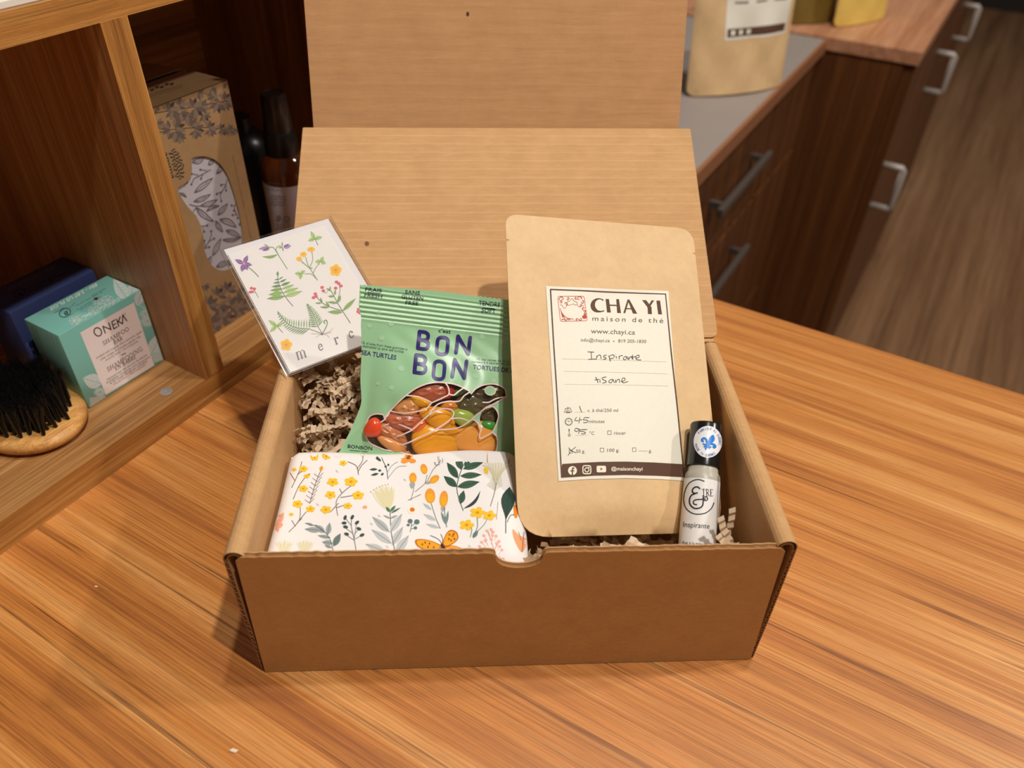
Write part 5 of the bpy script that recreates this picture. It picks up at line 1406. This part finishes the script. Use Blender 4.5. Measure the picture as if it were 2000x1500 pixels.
# ================================================================== shampoo bar cartons on the shelf
def soap_box(x1, y0, y1, z0, z1, depth, mats, label):
    t = thing('soap_box', ((x1 - depth / 2), (y0 + y1) / 2, z0), label, 'box', 'shampoo bar boxes on the shelf')
    V, F = box_geo((x1 - depth, y0, z0), (x1, y1, z1), 0.0010, 2)
    body = mk('carton', V, F, mats, t, auto=40)
    return t, body
teal = plain('teal_card', lin(132, 198, 187), 0.38, spec=0.45, noise=0.03, nscale=60)
navy = plain('navy_card', lin(58, 68, 112), 0.4, spec=0.4, noise=0.05, nscale=60)
SX, SY0, SY1, SZ0, SZ1 = -0.511, 0.2310, 0.3035, 0.0242, 0.0945
t1, body = soap_box(SX, SY0, SY1, SZ0, SZ1, 0.0400, teal, 'teal shampoo bar box with pale label beside the wooden divider')
SW, SH = SY1 - SY0, SZ1 - SZ0
SF = PlaneSurf((SX, SY0, SZ0), (0, 1, 0), (0, 0, 1), clip=(0.0006, SW - 0.0006, 0.0006, SH - 0.0006)); ST = PlaneSurf((SX, SY0, SZ1), (0, 1, 0), (-1, 0, 0), clip=(0.0006, SW - 0.0006, 0.0006, 0.0394)); SL = PlaneSurf((SX, SY0, SZ0), (1, 0, 0), (0, 0, 1), clip=(-0.0394, -0.0006, 0.0006, SH - 0.0006))
PKL = (250, 238, 235); WL = (228, 238, 234); DR = (62, 36, 40)
a = Art((0, 480), 4.4118)
a.poly([(690, 748), (1152, 488), (1330, 1030), (912, 1284)], PKL, 1)
def up_of(p0, p1): return (-0.27, -1)
UP = (-0.30, -1)
# ONEKA
a.ring((842, 742), 31, 37, 10, DR, 2, rot=-28)
a.strokes([(0, 1, [[(0, 1), (0, 0)], [(0, 0), (1, 1)], [(1, 1), (1, 0)]])], (886, 694), (936, 664), (906, 752), 10, DR, 2, sm=0)
a.strokes([(0, 1, [[(0, 0), (0, 1)], [(0, 0), (1, 0)], [(0, 0.5), (0.9, 0.5)], [(0, 1), (1, 1)]])], (962, 656), (990, 638), (980, 716), 10, DR, 2, sm=0)
a.strokes([(0, 1, [[(0, 0), (0, 1)], [(0.95, 0), (0.05, 0.52)], [(0.3, 0.42), (1, 1)]])], (1004, 632), (1036, 612), (1022, 692), 10, DR, 2, sm=0)
a.strokes([(0, 1, [[(0, 1), (0.45, 0)], [(0.45, 0), (1, 1)]])], (1040, 606), (1076, 584), (1056, 668), 10, DR, 2, sm=0)
a.ring((1073, 588), 9, 9, 2, DR, 2)
serif(a, 'SHAMPOO', (890, 860), (1112, 728), 34, 4.6, DR, 2, up=UP); serif(a, 'BAR', (984, 852), (1060, 808), 34, 4.6, DR, 2, up=UP)
a.text('Crafted with organic plant extracts, apple', (830, 978), (1222, 744), 17, DR, 2, up=UP); a.text('cider vinegar & Canadian glacier clay', (866, 990), (1212, 784), 17, DR, 2, up=UP); a.text('WHITE PINE • PETITGRAIN', (908, 998), (1190, 828), 15, (120, 96, 96), 2, up=UP)
a.line([(1046, 942), (1082, 924)], 7, DR, 2)
serif(a, 'SHAMPOOING', (928, 1086), (1230, 900), 36, 4.6, DR, 2, up=UP); serif(a, 'EN BARRE', (998, 1076), (1176, 968), 32, 4.4, DR, 2, up=UP)
for s_, p0, p1 in (('Fabriqué avec des extraits de plantes', (926, 1160), (1266, 944)), ('biologiques, vinaigre de cidre de pomme', (918, 1188), (1288, 964)), ("& de l'argile de glacier canadien", (950, 1194), (1268, 998))): a.text(s_, p0, p1, 16, DR, 2, up=UP)
a.text('PIN BLANC • PETITGRAIN', (980, 1204), (1256, 1030), 14, (120, 96, 96), 2, up=UP)
def vleaf(c0, c1, w, L=0):
    a.leaf(c0, c1, w, (214, 226, 224), L, vein=(150, 184, 178), vw=4)
    dx, dy = c1[0] - c0[0], c1[1] - c0[1]
    for k in range(1, 7):
        t = k / 7; p = (c0[0] + dx * t, c0[1] + dy * t); l = math.hypot(dx, dy); nx, ny = -dy / l, dx / l; q = w * 0.42 * math.sin(math.pi * t)
        for sg in (1, -1): a.line([p, (p[0] + nx * q * sg + dx * 0.08, p[1] + ny * q * sg + dy * 0.08)], 2.2, (160, 190, 184), L + 1)
vleaf((1290, 960), (1400, 740), 120); vleaf((1180, 520), (1235, 350), 90); vleaf((880, 1190), (710, 1140), 130)
def vbloom(c, r, n=7):
    for k in range(n):
        t = 2 * math.pi * k / n + 0.3; p = (c[0] + r * math.cos(t), c[1] + r * 0.8 * math.sin(t))
        a.leaf(c, p, r * 0.75, (206, 226, 220), 0); a.line([c, p], 2, (120, 176, 164), 2)
    a.ring(c, r * 1.02, r * 0.8, 3, WL, 2)
vbloom((1270, 650), 60); vbloom((1250, 585), 44); vbloom((1290, 520), 40); vbloom((860, 1260), 50)
a.line([(1170, 500), (1240, 540), (1300, 620), (1360, 660)], 5, WL, 1); a.line([(1150, 490), (1210, 470), (1250, 430)], 4, WL, 1)
a.poly([(780, 1395), (770, 1310), (900, 1290), (920, 1330)], (196, 196, 186), 0); a.poly([(1300, 930), (1425, 880), (1435, 960), (1330, 1010)], (196, 214, 208), 0)
for k in range(6): a.line([(930 + 60 * k, 1280 - 36 * k), (970 + 60 * k, 1240 - 36 * k), (1010 + 60 * k, 1242 - 40 * k)], 6, (150, 176, 160), 0)
pr = a.build('front_print', SF, M['ink'], body, lift=0.00005, step=0.00003)
a = Art((0, 480), 4.4118)
a.text('85g - 2.87 US FL.OZ', (832, 322), (424, 538), 26, WL, 1, bold=0.02, up=(0.30, 0.75))
for k, (p0, p1) in enumerate((((905, 362), (780, 430)), ((880, 390), (650, 512)), ((860, 430), (660, 545)), ((790, 490), (690, 545)), ((640, 488), (600, 530)))): squiggle_text(a, p0, p1, 15, (44, 96, 92), 1, seed=k)
a.ring((560, 578), 50, 36, 7, (40, 70, 70), 1, rot=-25); a.text('B', (578, 560), (548, 576), 34, (40, 70, 70), 1, bold=0.02, up=(0.3, 0.8)); a.line([(470, 578), (548, 536)], 3, (40, 70, 70)); a.line([(600, 600), (640, 578)], 3, (40, 70, 70))
a.flower((828, 458), 22, (110, 40, 44), (110, 40, 44), 5, 2, sq=0.7)
vleaf_ = lambda c0, c1, w: (a.leaf(c0, c1, w, (214, 230, 226), 1, vein=(130, 176, 168), vw=4), [a.line([(c0[0] + (c1[0] - c0[0]) * k / 7, c0[1] + (c1[1] - c0[1]) * k / 7), (c0[0] + (c1[0] - c0[0]) * k / 7 + sg * w * 0.4, c0[1] + (c1[1] - c0[1]) * k / 7 - 16)], 2.4, (140, 184, 176), 2) for k in range(1, 6) for sg in (1, -1)])
vleaf_((1110, 470), (975, 285), 110); vleaf_((1130, 430), (1150, 310), 80); vleaf_((1140, 440), (1235, 352), 70)
for c, r in (((690, 640), 52), ((640, 650), 44), ((930, 470), 52), ((860, 500), 46), ((800, 560), 40)):
    for k in range(6):
        t = 2 * math.pi * k / 6; a.leaf(c, (c[0] + r * math.cos(t), c[1] + r * 0.75 * math.sin(t)), r * 0.6, (150, 202, 192), 1, vein=WL, vw=3)
    a.ring(c, r, r * 0.74, 3, WL, 2)
for k in range(9): a.line([(700 + 38 * k, 640 - 18 * k), (730 + 38 * k, 600 - 18 * k), (770 + 36 * k, 600 - 22 * k)], 6, WL, 1)
a.line([(700, 640), (830, 650), (900, 610), (1000, 540), (1110, 490)], 8, WL, 1)
a.build('top_print', ST, M['ink'], body, lift=0.00005)
a = Art((0, 480), 4.4118)
for k in range(3): squiggle_text(a, (400 + 34 * k, 760 + 14 * k), (520 + 34 * k, 1150 + 14 * k), 18, (178, 206, 198), 1, seed=30 + k)
for k in range(2): squiggle_text(a, (270 + 30 * k, 700 + 14 * k), (370 + 30 * k, 980 + 20 * k), 14, (60, 116, 108), 1, seed=40 + k)
a.build('side_print', SL, M['ink'], body, lift=0.00005)
# navy one behind it
NX = -0.5655
t2, body2 = soap_box(NX, 0.2295, 0.3025, SZ0, SZ1 + 0.0005, 0.0400, navy, 'navy shampoo bar box standing behind the teal one')
NTP = PlaneSurf((NX, 0.2295, SZ1 + 0.0005), (0, 1, 0), (-1, 0, 0)); NS = PlaneSurf((NX, 0.2295, SZ0), (1, 0, 0), (0, 0, 1))
a = Art((0, 480), 4.4118)
a.text('85g - 2.87 US FL.OZ', (460, 178), (60, 368), 22, (120, 118, 130), 1, up=(0.3, 0.75))
for k, (p0, p1) in enumerate((((590, 215), (300, 330)), ((540, 240), (210, 372)), ((470, 290), (230, 395)))): squiggle_text(a, p0, p1, 15, (20, 22, 44), 1, seed=50 + k)
a.ring((165, 410), 50, 34, 6, (20, 22, 44), 1, rot=-25); a.text('B', (184, 396), (150, 412), 30, (20, 22, 44), 1, bold=0.02, up=(0.3, 0.8)); a.flower((440, 298), 18, (20, 22, 44), (20, 22, 44), 5, 1, sq=0.7)
a.build('top_print', NTP, M['ink'], body2, lift=0.00005)
NFs = PlaneSurf((NX, 0.2295, SZ0), (0, 1, 0), (0, 0, 1))
a = Art((0, 480), 4.4118)
a.poly([(225, 840), (262, 830), (400, 1060), (380, 1130), (330, 1060), (290, 960)], (96, 110, 190), 1); a.poly([(262, 880), (290, 885), (280, 910)], (214, 216, 232), 2); a.poly([(290, 930), (325, 960), (300, 970)], (214, 216, 232), 2)
a.build('front_print', NFs, M['ink'], body2, lift=0.00005)

# ================================================================== round bristle brush
BC = (-0.5335, 0.1985); BA, BB = 0.0465, 0.0368; BZ = 0.0242
br = thing('hair_brush', (BC[0], BC[1], BZ), 'oval wooden hairbrush lying with black bristles up on the shelf', 'brush')
V, F = [], []
prof = [(0.0, 0.80), (0.0012, 0.90), (0.0035, 0.975), (0.0065, 1.0), (0.0090, 0.985), (0.0112, 0.93), (0.0122, 0.84), (0.0126, 0.5), (0.0127, 0.01)]
sg_ = 56
for h, r in prof:
    for k in range(sg_):
        t = 2 * math.pi * k / sg_; V.append(Vector((BC[0] + BA * r * math.cos(t), BC[1] + BB * r * math.sin(t), BZ + h)))
for i in range(len(prof) - 1):
    for k in range(sg_):
        k2 = (k + 1) % sg_; F.append([i * sg_ + k, i * sg_ + k2, (i + 1) * sg_ + k2, (i + 1) * sg_ + k])
F.append(list(range(sg_))[::-1])
M['brush_wood'] = wood('brush_beech', lin(196, 130, 62), lin(224, 164, 92), lin(240, 190, 120), 1, rough=0.4, sc=2.0, streak=0.35, seed=8.0)
mk('brush_pad', V, F, M['brush_wood'], br, smooth=True)
bm_ = plain('bristle_black', lin(26, 24, 24), 0.32, spec=0.6)
def tuft_mesh(seed):
    rnd = random.Random(seed); V, F = [], []
    for q in range(64):
        a0 = rnd.uniform(0, 6.28); r0 = 0.0011 * math.sqrt(rnd.random()); r1 = r0 * 2.6 + rnd.uniform(0, 0.0016)
        h = rnd.uniform(0.0225, 0.0285)
        b = Vector((r0 * math.cos(a0), r0 * math.sin(a0), 0)); m_ = Vector((r1 * 0.55 * math.cos(a0), r1 * 0.55 * math.sin(a0), h * 0.55)); t_ = Vector((r1 * math.cos(a0), r1 * math.sin(a0), h))
        w = 0.00024
        n0 = len(V)
        for p, ww in ((b, w), (m_, w), (t_, w * 0.6)):
            for k in range(3):
                an = a0 + k * 2.094; V.append(p + Vector((ww * math.cos(an), ww * math.sin(an), 0)))
        for lv in (0, 3):
            for k in range(3): F.append([n0 + lv + k, n0 + lv + (k + 1) % 3, n0 + lv + 3 + (k + 1) % 3, n0 + lv + 3 + k])
        F.append([n0 + 6, n0 + 7, n0 + 8])
    me = bpy.data.meshes.new('bristle_tuft'); me.from_pydata(V, [], F); me.materials.append(bm_); return me
tm = [tuft_mesh(k) for k in range(5)]
sp = 0.0058; rt = random.Random(5); cnt = 0
for j in range(-8, 9):
    for i in range(-9, 10):
        x = (i + (0.5 if j % 2 else 0)) * sp; y = j * sp * 0.87
        if (x / (BA * 0.80)) ** 2 + (y / (BB * 0.78)) ** 2 > 1: continue
        o = bpy.data.objects.new('bristle_tuft', tm[cnt % 5]); COL.objects.link(o); o.parent = br
        o.location = (x, y, 0.0124)
        o.rotation_euler = (-y / BB * 0.20 + rt.uniform(-0.05, 0.05), x / BA * 0.20 + rt.uniform(-0.05, 0.05), rt.uniform(0, 6.28)); cnt += 1
# ================================================================== kraft boxes with cut-out window
AX, AY0, AY1, AZ0, AZ1 = -0.504, 0.3245, 0.4232, 0.0242, 0.2245
M['amma_kraft'] = kraft('box_kraft', lin(178, 142, 100), (200, 200, 200), rough=0.65, fibre=0.08)
AF = PlaneSurf((AX, AY0, AZ0), (0, 1, 0), (0, 0, 1), clip=(0.0004, AY1 - AY0 - 0.0004, 0.0004, AZ1 - AZ0 - 0.0004)); ATP = PlaneSurf((AX, AY0, AZ1), (0, 1, 0), (-1, 0, 0)); AIN = PlaneSurf((AX - 0.0016, AY0, AZ0), (0, 1, 0), (0, 0, 1))
ab = thing('kraft_box', (AX - 0.022, (AY0 + AY1) / 2, AZ0), 'tall kraft box with lavender print and curved cut-out window, frontmost of its row', 'box', 'kraft boxes in the right cubby')
winp = [(575, 250), (578, 205), (640, 178), (740, 172), (860, 205), (960, 285), (1050, 420), (1110, 580), (1170, 780), (1220, 980), (1248, 1180), (1255, 1330), (1250, 1420), (1225, 1530), (1160, 1620), (1060, 1680), (950, 1690), (860, 1640), (800, 1560), (745, 1420), (735, 1270), (690, 1080), (620, 950), (545, 870), (470, 770), (420, 680), (395, 600), (440, 565), (505, 520), (560, 440), (580, 350)]
wa = [AF.hit_uv(290 + x / 6.818, 280 + y / 6.818) for x, y in smooth_closed(winp, 3)]
AW, AH = AY1 - AY0, AZ1 - AZ0
slab('front_panel', [(0, 0), (AW, 0), (AW, AH), (0, AH)], [wa], lambda x, y, d: AF.P0 + AF.e1 * x + AF.e2 * y + AF.n * (d - 0.0005), 0.0005, M['amma_kraft'], ab)
g = join(box_geo((AX - 0.044, AY0, AZ0), (AX - 0.0436, AY1, AZ1)), box_geo((AX - 0.044, AY0, AZ0), (AX - 0.0006, AY0 + 0.0004, AZ1)), box_geo((AX - 0.044, AY1 - 0.0004, AZ0), (AX - 0.0006, AY1, AZ1)), box_geo((AX - 0.044, AY0, AZ0), (AX - 0.0006, AY1, AZ0 + 0.0004)))
bdy = mk('box_body', g[0], g[1], M['amma_kraft'], ab)
lidpts = round_poly([(0, 0), (AW, 0), (AW, 0.043), (0, 0.043)], [0.001, 0.001, 0.010, 0.010])
tpp = slab('top_flap', lidpts, [], lambda x, y, d: ATP.P0 + ATP.e1 * x + ATP.e2 * y + ATP.n * (d - 0.0005), 0.0006, M['amma_kraft'], ab)
mus = box('muslin', (AX - 0.040, AY0 + 0.001, AZ0 + 0.001), (AX - 0.0016, AY1 - 0.001, AZ1 - 0.002), plain('muslin_cloth', lin(206, 200, 206), 0.9, spec=0.1, noise=0.04, nscale=70, bump=0.0006, bscale=70), ab)
tag(mus, 'white muslin with grey leaf print')
a = Art((290, 280), 6.818)
GP = (112, 102, 112)
for p0, p1, w, bd in (((610, 650), (850, 460), 66, 0.0), ((600, 770), (820, 675), 56, 0.05), ((690, 828), (910, 745), 60, 0.05), ((770, 898), (935, 828), 40, -0.1), ((920, 950), (1050, 800), 60, 0.0), ((630, 850), (862, 1035), 66, 0.05), ((890, 1030), (985, 1172), 56, 0.05), ((945, 1010), (1165, 1112), 76, -0.08), ((1028, 1155), (1228, 1248), 60, -0.05), ((985, 1280), (1228, 1248), 44, 0.08), ((850, 1490), (960, 1265), 60, 0.0), ((400, 660), (500, 712), 26, -0.1), ((900, 400), (950, 260), 50, 0.2), ((580, 248), (740, 180), 60, 0.1), ((795, 280), (870, 215), 50, 0.0), ((620, 1600), (760, 1480), 50, 0.1), ((900, 1640), (1080, 1560), 60, 0.0), ((780, 1620), (830, 1500), 50, 0.0), ((1050, 1620), (1200, 1500), 56, 0.0)):
    a.oleaf(p0, p1, w, GP, 9, 1, bd)
def berry(pts, tips):
    a.line(pts, 8, GP, 1)
    for q, b in tips: a.line([q, b], 7, GP, 1); a.ell(b, 14, 12, GP, 1, n=10)
berry([(825, 345), (720, 405), (600, 465)], [((780, 360), (688, 345)), ((660, 420), (570, 400)), ((720, 405), (695, 465)), ((600, 465), (568, 540))])
berry([(1045, 480), (1020, 560), (960, 660), (950, 680)], [((1020, 540), (962, 550)), ((1030, 520), (1028, 620)), ((985, 630), (905, 670)), ((950, 680), (965, 765))])
berry([(1165, 780), (1140, 860), (1170, 940)], [((1150, 830), (1102, 822)), ((1140, 850), (1135, 890)), ((1165, 940), (1115, 950)), ((1170, 930), (1185, 990))])
berry([(735, 1400), (800, 1300), (835, 1200)], [((835, 1220), (830, 1165)), ((800, 1300), (870, 1262)), ((745, 1390), (805, 1375)), ((750, 1370), (740, 1290))]); berry([(690, 1100), (740, 1095)], [((740, 1095), (778, 1088)), ((715, 1098), (735, 1170))])
berry([(540, 810), (620, 830), (690, 828)], []); berry([(630, 850), (590, 920), (630, 965)], []); berry([(1220, 1060), (1205, 1090)], [((1210, 1060), (1208, 1070))]); berry([(470, 555), (510, 520)], [((490, 530), (510, 518))])
a.build('muslin_print', AIN, M['ink'], mus, lift=0.0004)
a = Art((290, 280), 6.818)
INK2 = (70, 60, 54)
a.text('amma', (196, 128), (305, 478), 66, INK2, 1, bold=0.01, up=(1, -0.30))
for k in range(60):
    r = math.sqrt((k + 0.5) / 60); t_ = k * 2.39996; x = 100 * r * math.cos(t_); y = 205 * r * math.sin(t_)
    c = (372 + x * 0.92 + y * 0.22, 278 + y)
    if c[0] < 262 + (c[1] - 80) * 0.28: continue
    dx, dy = math.cos(t_ * 1.7), math.sin(t_ * 1.7); a.leaf((c[0] - 17 * dx, c[1] - 17 * dy), (c[0] + 17 * dx, c[1] + 17 * dy), 20, INK2, 1)
a.text('AVEC ÉLASTIQUE CONFORTABLE', (1112, 160), (1268, 870), 16, (140, 96, 80), 1, up=(1, -0.22)); a.text('WITH COMFORTABLE', (1284, 940), (1400, 1480), 16, (140, 96, 80), 1, up=(1, -0.22))
a.board(240, 80, 6.25)
LV, LD = (112, 96, 88), (78, 64, 66); LM = (140, 120, 104)
def lav(c, s_, rot, col=LD, n=5):
    for k in range(n):
        t_ = math.radians(rot + (k - (n - 1) / 2) * 38); e = (c[0] + s_ * math.cos(t_), c[1] + s_ * math.sin(t_)); a.leaf(c, e, s_ * 0.42, (LM, LV, col)[k % 3], 1 + k % 2)
a.line([(350, 890), (540, 855), (850, 805), (1160, 750), (1340, 712)], 9, LD, 1); a.line([(380, 1135), (560, 1090), (700, 1068), (1000, 1055), (1200, 1075), (1420, 1085)], 8, LD, 1)
for c, s_, r_, col in (((560, 850), 130, -60, LD), ((600, 860), 110, 60, LV), ((680, 780), 110, -40, LM), ((700, 880), 120, 40, LD), ((790, 910), 100, 60, LM), ((860, 805), 120, -75, LD), ((880, 830), 130, 40, LD), ((960, 800), 110, -20, LM), ((990, 910), 90, 50, LD), ((1080, 700), 110, -60, LM), ((1120, 680), 100, 200, LV), ((1160, 770), 120, 80, LD), ((1240, 720), 110, -50, LD), ((1260, 760), 100, 70, LV), ((920, 640), 90, 0, LM), ((1080, 590), 70, 30, LV), ((1260, 520), 70, 40, LD),
                       ((570, 1070), 110, 180, LV), ((640, 1060), 130, -20, LD), ((640, 1110), 130, 60, LV), ((690, 1170), 90, 50, LM), ((840, 1040), 120, -60, LV), ((880, 1080), 120, 10, LD), ((890, 1110), 90, 80, LV), ((1050, 1060), 100, -40, LD), ((1070, 1090), 90, 70, LV), ((1200, 1080), 80, -60, LD), ((1220, 1090), 70, 70, LD), ((1290, 1080), 80, -10, LV), ((1300, 1100), 70, 60, LM), ((1350, 1100), 60, 10, LV), ((420, 1010), 90, 20, LM), ((400, 830), 60, 10, LV)): lav(c, s_, r_, col)
a_top = a; a = Art((260, 380), 4.1667)
for c, s_, r_, col in (((620, 900), 90, -40, LV), ((690, 820), 80, -60, LD), ((700, 920), 90, 30, LD), ((770, 780), 80, -70, LD), ((790, 900), 90, -20, LV), ((830, 850), 80, 40, LM), ((640, 1050), 90, -30, LD), ((720, 1000), 90, 60, LV), ((760, 1010), 80, -20, LD), ((850, 940), 80, 30, LV), ((900, 900), 70, -30, LM), ((580, 740), 50, 60, LV), ((860, 780), 60, 20, LM), ((660, 1100), 70, 10, LV), ((950, 960), 70, -20, LV)): lav(c, s_, r_, col)
a.line([(640, 1050), (720, 980), (800, 900), (880, 820)], 7, LD, 1)
fpn = [o for o in ab.children if o.name.startswith('front_panel')][0]
a.build('lower_print', AF, M['ink'], fpn, lift=0.00006)
a_top.build('front_print', AF, M['ink'], fpn, lift=0.00006)
a = Art((240, 80), 6.25)
for k in range(5): a.ell((360 + 60 * k, 600 - 18 * k + (k % 2) * -14), 26, 14, (92, 70, 52), 1, rot=-15)
squiggle_text(a, (310, 670), (740, 545), 14, (96, 74, 56), 1, seed=70); squiggle_text(a, (330, 690), (720, 575), 12, (96, 74, 56), 1, seed=71)
a.build('top_print', ATP, M['ink'], tpp, lift=0.0003)
for k in (1, 2):   # same boxes standing behind, only their tops show
    xo = AX - 0.0445 * k
    nb = thing('kraft_box', (xo - 0.022, (AY0 + AY1) / 2, AZ0), ('plain-topped kraft box directly behind the lavender print box', 'kraft box at the back of the row in the right cubby')[k - 1], 'box', 'kraft boxes in the right cubby')
    dz = 0.001 * k
    box('box_body', (xo - 0.0435, AY0 + 0.0005, AZ0), (xo - 0.0005, AY1 - 0.004 * k, AZ1 - dz - 0.0008), M['amma_kraft'], nb)
    slab('top_flap', [(x, y) for x, y in lidpts if True], [], lambda x, y, d: Vector((xo - 0.0002 - y * 0.99, AY0 + 0.0005 + x * (1 - 0.04 * k), AZ1 - dz - 0.0006 + d + 0.003 * k * max(0, 1 - y / 0.01))), 0.0006, M['amma_kraft'], nb)

# ================================================================== amber spray bottle, dark jar
SB = (-0.538, 0.4985, 0.0242)
spb = thing('spray_bottle', SB, 'amber glass spray bottle with clear-edged black cap and lilac label', 'bottle')
amber = plain('amber_glass', lin(96, 44, 10), 0.08, spec=0.6, trans=0.35, coat=0.5)
HB = 0.163
lathe('bottle_glass', SB, (0, 0, 1), [(0, 0.0195), (0.002, 0.0222), (0.006, 0.0228), (0.090, 0.0228), (0.098, 0.0215), (0.104, 0.0175), (0.108, 0.0135), (0.112, 0.0125)], amber, spb)
lathe('collar', (SB[0], SB[1], SB[2] + 0.106), (0, 0, 1), [(0, 0.0146), (0.001, 0.0152), (0.020, 0.0148), (0.022, 0.0138)], plain('collar_black', lin(16, 14, 14), 0.3, spec=0.5), spb)
lathe('cap', (SB[0], SB[1], SB[2] + 0.126), (0, 0, 1), [(0, 0.0128), (0.001, 0.0134), (0.034, 0.0113), (0.036, 0.0108), (0.0362, 0.0095), (0.0352, 0.0085)], plain('cap_smoke', lin(44, 34, 30), 0.2, spec=0.6, trans=0.2), spb)
V, F = [], []
tc_ = Vector((CAM.x - SB[0], CAM.y - SB[1], 0)).normalized(); ts_ = Vector((0, 0, 1)).cross(tc_)
for k in range(41):
    an = math.radians(-150 + 280 * k / 40)
    for h in (0.010, 0.082): V.append(Vector(SB) + Vector((0, 0, h)) + (tc_ * math.cos(an) + ts_ * math.sin(an)) * 0.02295)
for k in range(40): F.append([2 * k, 2 * k + 2, 2 * k + 3, 2 * k + 1])
sl_ = mk('label', V, F, plain('lilac_label', lin(204, 198, 212), 0.5), spb, smooth=True)
a = Art((480, 140), 4.6857)
for k in range(3): squiggle_text(a, (200, 1022 + 28 * k), (335, 1036 + 28 * k), 14, (110, 104, 116), 1, seed=80 + k, w=5)
for k in range(4): squiggle_text(a, (222, 1140 + 26 * k), (366, 1152 + 26 * k), 14, (110, 104, 116), 1, seed=90 + k, w=5)
a.ell((302, 1340), 24, 28, (150, 140, 160), 1); a.ring((374, 1350), 26, 26, 6, (80, 76, 86), 1); a.ell((374, 1350), 6, 6, (80, 76, 86), 1)
for k in range(3): squiggle_text(a, (280, 1400 + 24 * k), (420, 1404 + 24 * k), 14, (110, 104, 116), 1, seed=100 + k, w=5)
a.build('label_print', CylSurf(SB, (0, 0, 1), 0.02295), M['ink'], sl_, maxpx=5, lift=0.0002)
JB = (-0.612, 0.5165, 0.0242)
jr = thing('dark_jar', JB, 'black rounded bottle half hidden in the shadow of the cubby', 'bottle')
jm = plain('black_jar', lin(14, 12, 12), 0.3, spec=0.4)
lathe('jar_body', JB, (0, 0, 1), [(0, 0.026), (0.003, 0.029), (0.085, 0.029), (0.098, 0.026), (0.106, 0.016), (0.108, 0.012)], jm, jr)
lathe('jar_neck', (JB[0], JB[1], JB[2] + 0.107), (0, 0, 1), [(0, 0.0125), (0.012, 0.0125), (0.013, 0.011)], jm, jr)

# ================================================================== pouches in the background
def far_pouch(name, b0, b1, h, mat, label, back=0.02, tilt=0.06, labelled=False):
    b0 = Vector(b0); b1 = Vector(b1); e1 = (b1 - b0).normalized(); nrm = Vector((e1.y, -e1.x, 0)).normalized(); e2 = (Vector((0, 0, 1)) - nrm * tilt).normalized()
    w = (b1 - b0).length
    def bul(u, v):
        x = u / w
        if x <= 0 or x >= 1: return 0.0
        return back * math.sin(math.pi * x) ** 0.7 * (0.25 + 0.75 * max(0, 1 - v / h)) + 0.002 * math.sin(u * 90) * math.sin(v * 60)
    sf = PlaneSurf(b0, e1, e2, bul)
    t_ = thing(name, tuple((b0 + b1) / 2), label, 'pouch', 'tea pouches on the far cabinets')
    pouch_mesh('pouch_body', sf, w, h, [0.014, 0.014, 0.01, 0.01], bul, lambda u, v: bul(u, v), mat, t_, res=0.012, notch=False)
    if labelled:
        def patch(nm, u0, u1, v0, v1, m, lift, par):
            V, F = [], []; n_ = 14
            for j in range(n_ + 1):
                for i in range(n_ + 1): V.append(sf.at(u0 + (u1 - u0) * i / n_, v0 + (v1 - v0) * j / n_, lift))
            for j in range(n_):
                for i in range(n_):
                    q = j * (n_ + 1) + i; F.append([q, q + 1, q + n_ + 2, q + n_ + 1])
            return mk(nm, V, F, m, par, smooth=True)
        lb = patch('label', w * 0.27, w * 0.93, h * 0.31, h * 0.92, M['label_paper'], 0.0006, t_)
        bm2 = plain('label_brown', lin(*BRN), 0.6)
        patch('label_band', w * 0.29, w * 0.91, h * 0.325, h * 0.37, bm2, 0.0010, lb)
        for k in range(3): patch('label_mark', w * (0.32 + 0.08 * k), w * (0.36 + 0.08 * k), h * 0.334, h * 0.361, M['label_paper'], 0.0014, lb)
        for k in range(3): patch('label_line', w * (0.34 + 0.2 * k), w * (0.46 + 0.2 * k), h * 0.50, h * 0.512, plain('label_grey', lin(150, 140, 130), 0.6), 0.0010, lb)
    return t_
far_pouch('tea_pouch', (-0.392, 1.215, 0.0008), (-0.280, 1.352, 0.0008), 0.26, M['kraft_paper'], 'kraft tea pouch with white label standing on the grey cabinet behind the carton flap', 0.022, 0.10, True)
far_pouch('tea_pouch', (-0.365, 1.70, 0.0048), (-0.296, 1.78, 0.0048), 0.22, plain('olive_foil', lin(120, 96, 40), 0.4, noise=0.1), 'olive-brown tea pouch on the far cupboard beside the yellow one', 0.014, 0.06)
far_pouch('tea_pouch', (-0.285, 1.730, 0.0048), (-0.215, 1.868, 0.0048), 0.22, plain('yellow_paper', lin(226, 190, 96), 0.6, noise=0.05), 'yellow paper tea pouch on the far cupboard top', 0.016, 0.06)

# ================================================================== crumbs on the counter
for u, v, r, lb_ in ((457, 1467, 0.0012, 'tiny cream crumb on the counter near the front'), (188, 1146, 0.0006, 'tiny pale speck on the counter left of the carton')):
    p = on_z(u, v, 0.0); V, F = box_geo((-r * 1.6, -r, 0.0), (r * 1.6, r, r), r * 0.3, 1, T=lambda q: p + Vector((q.x + 0.3 * q.y, q.y + 0.2 * q.x, q.z)))
    tag(mk('crumb', V, F, plain('crumb_cream', lin(232, 214, 184), 0.8)), lb_, 'crumb')
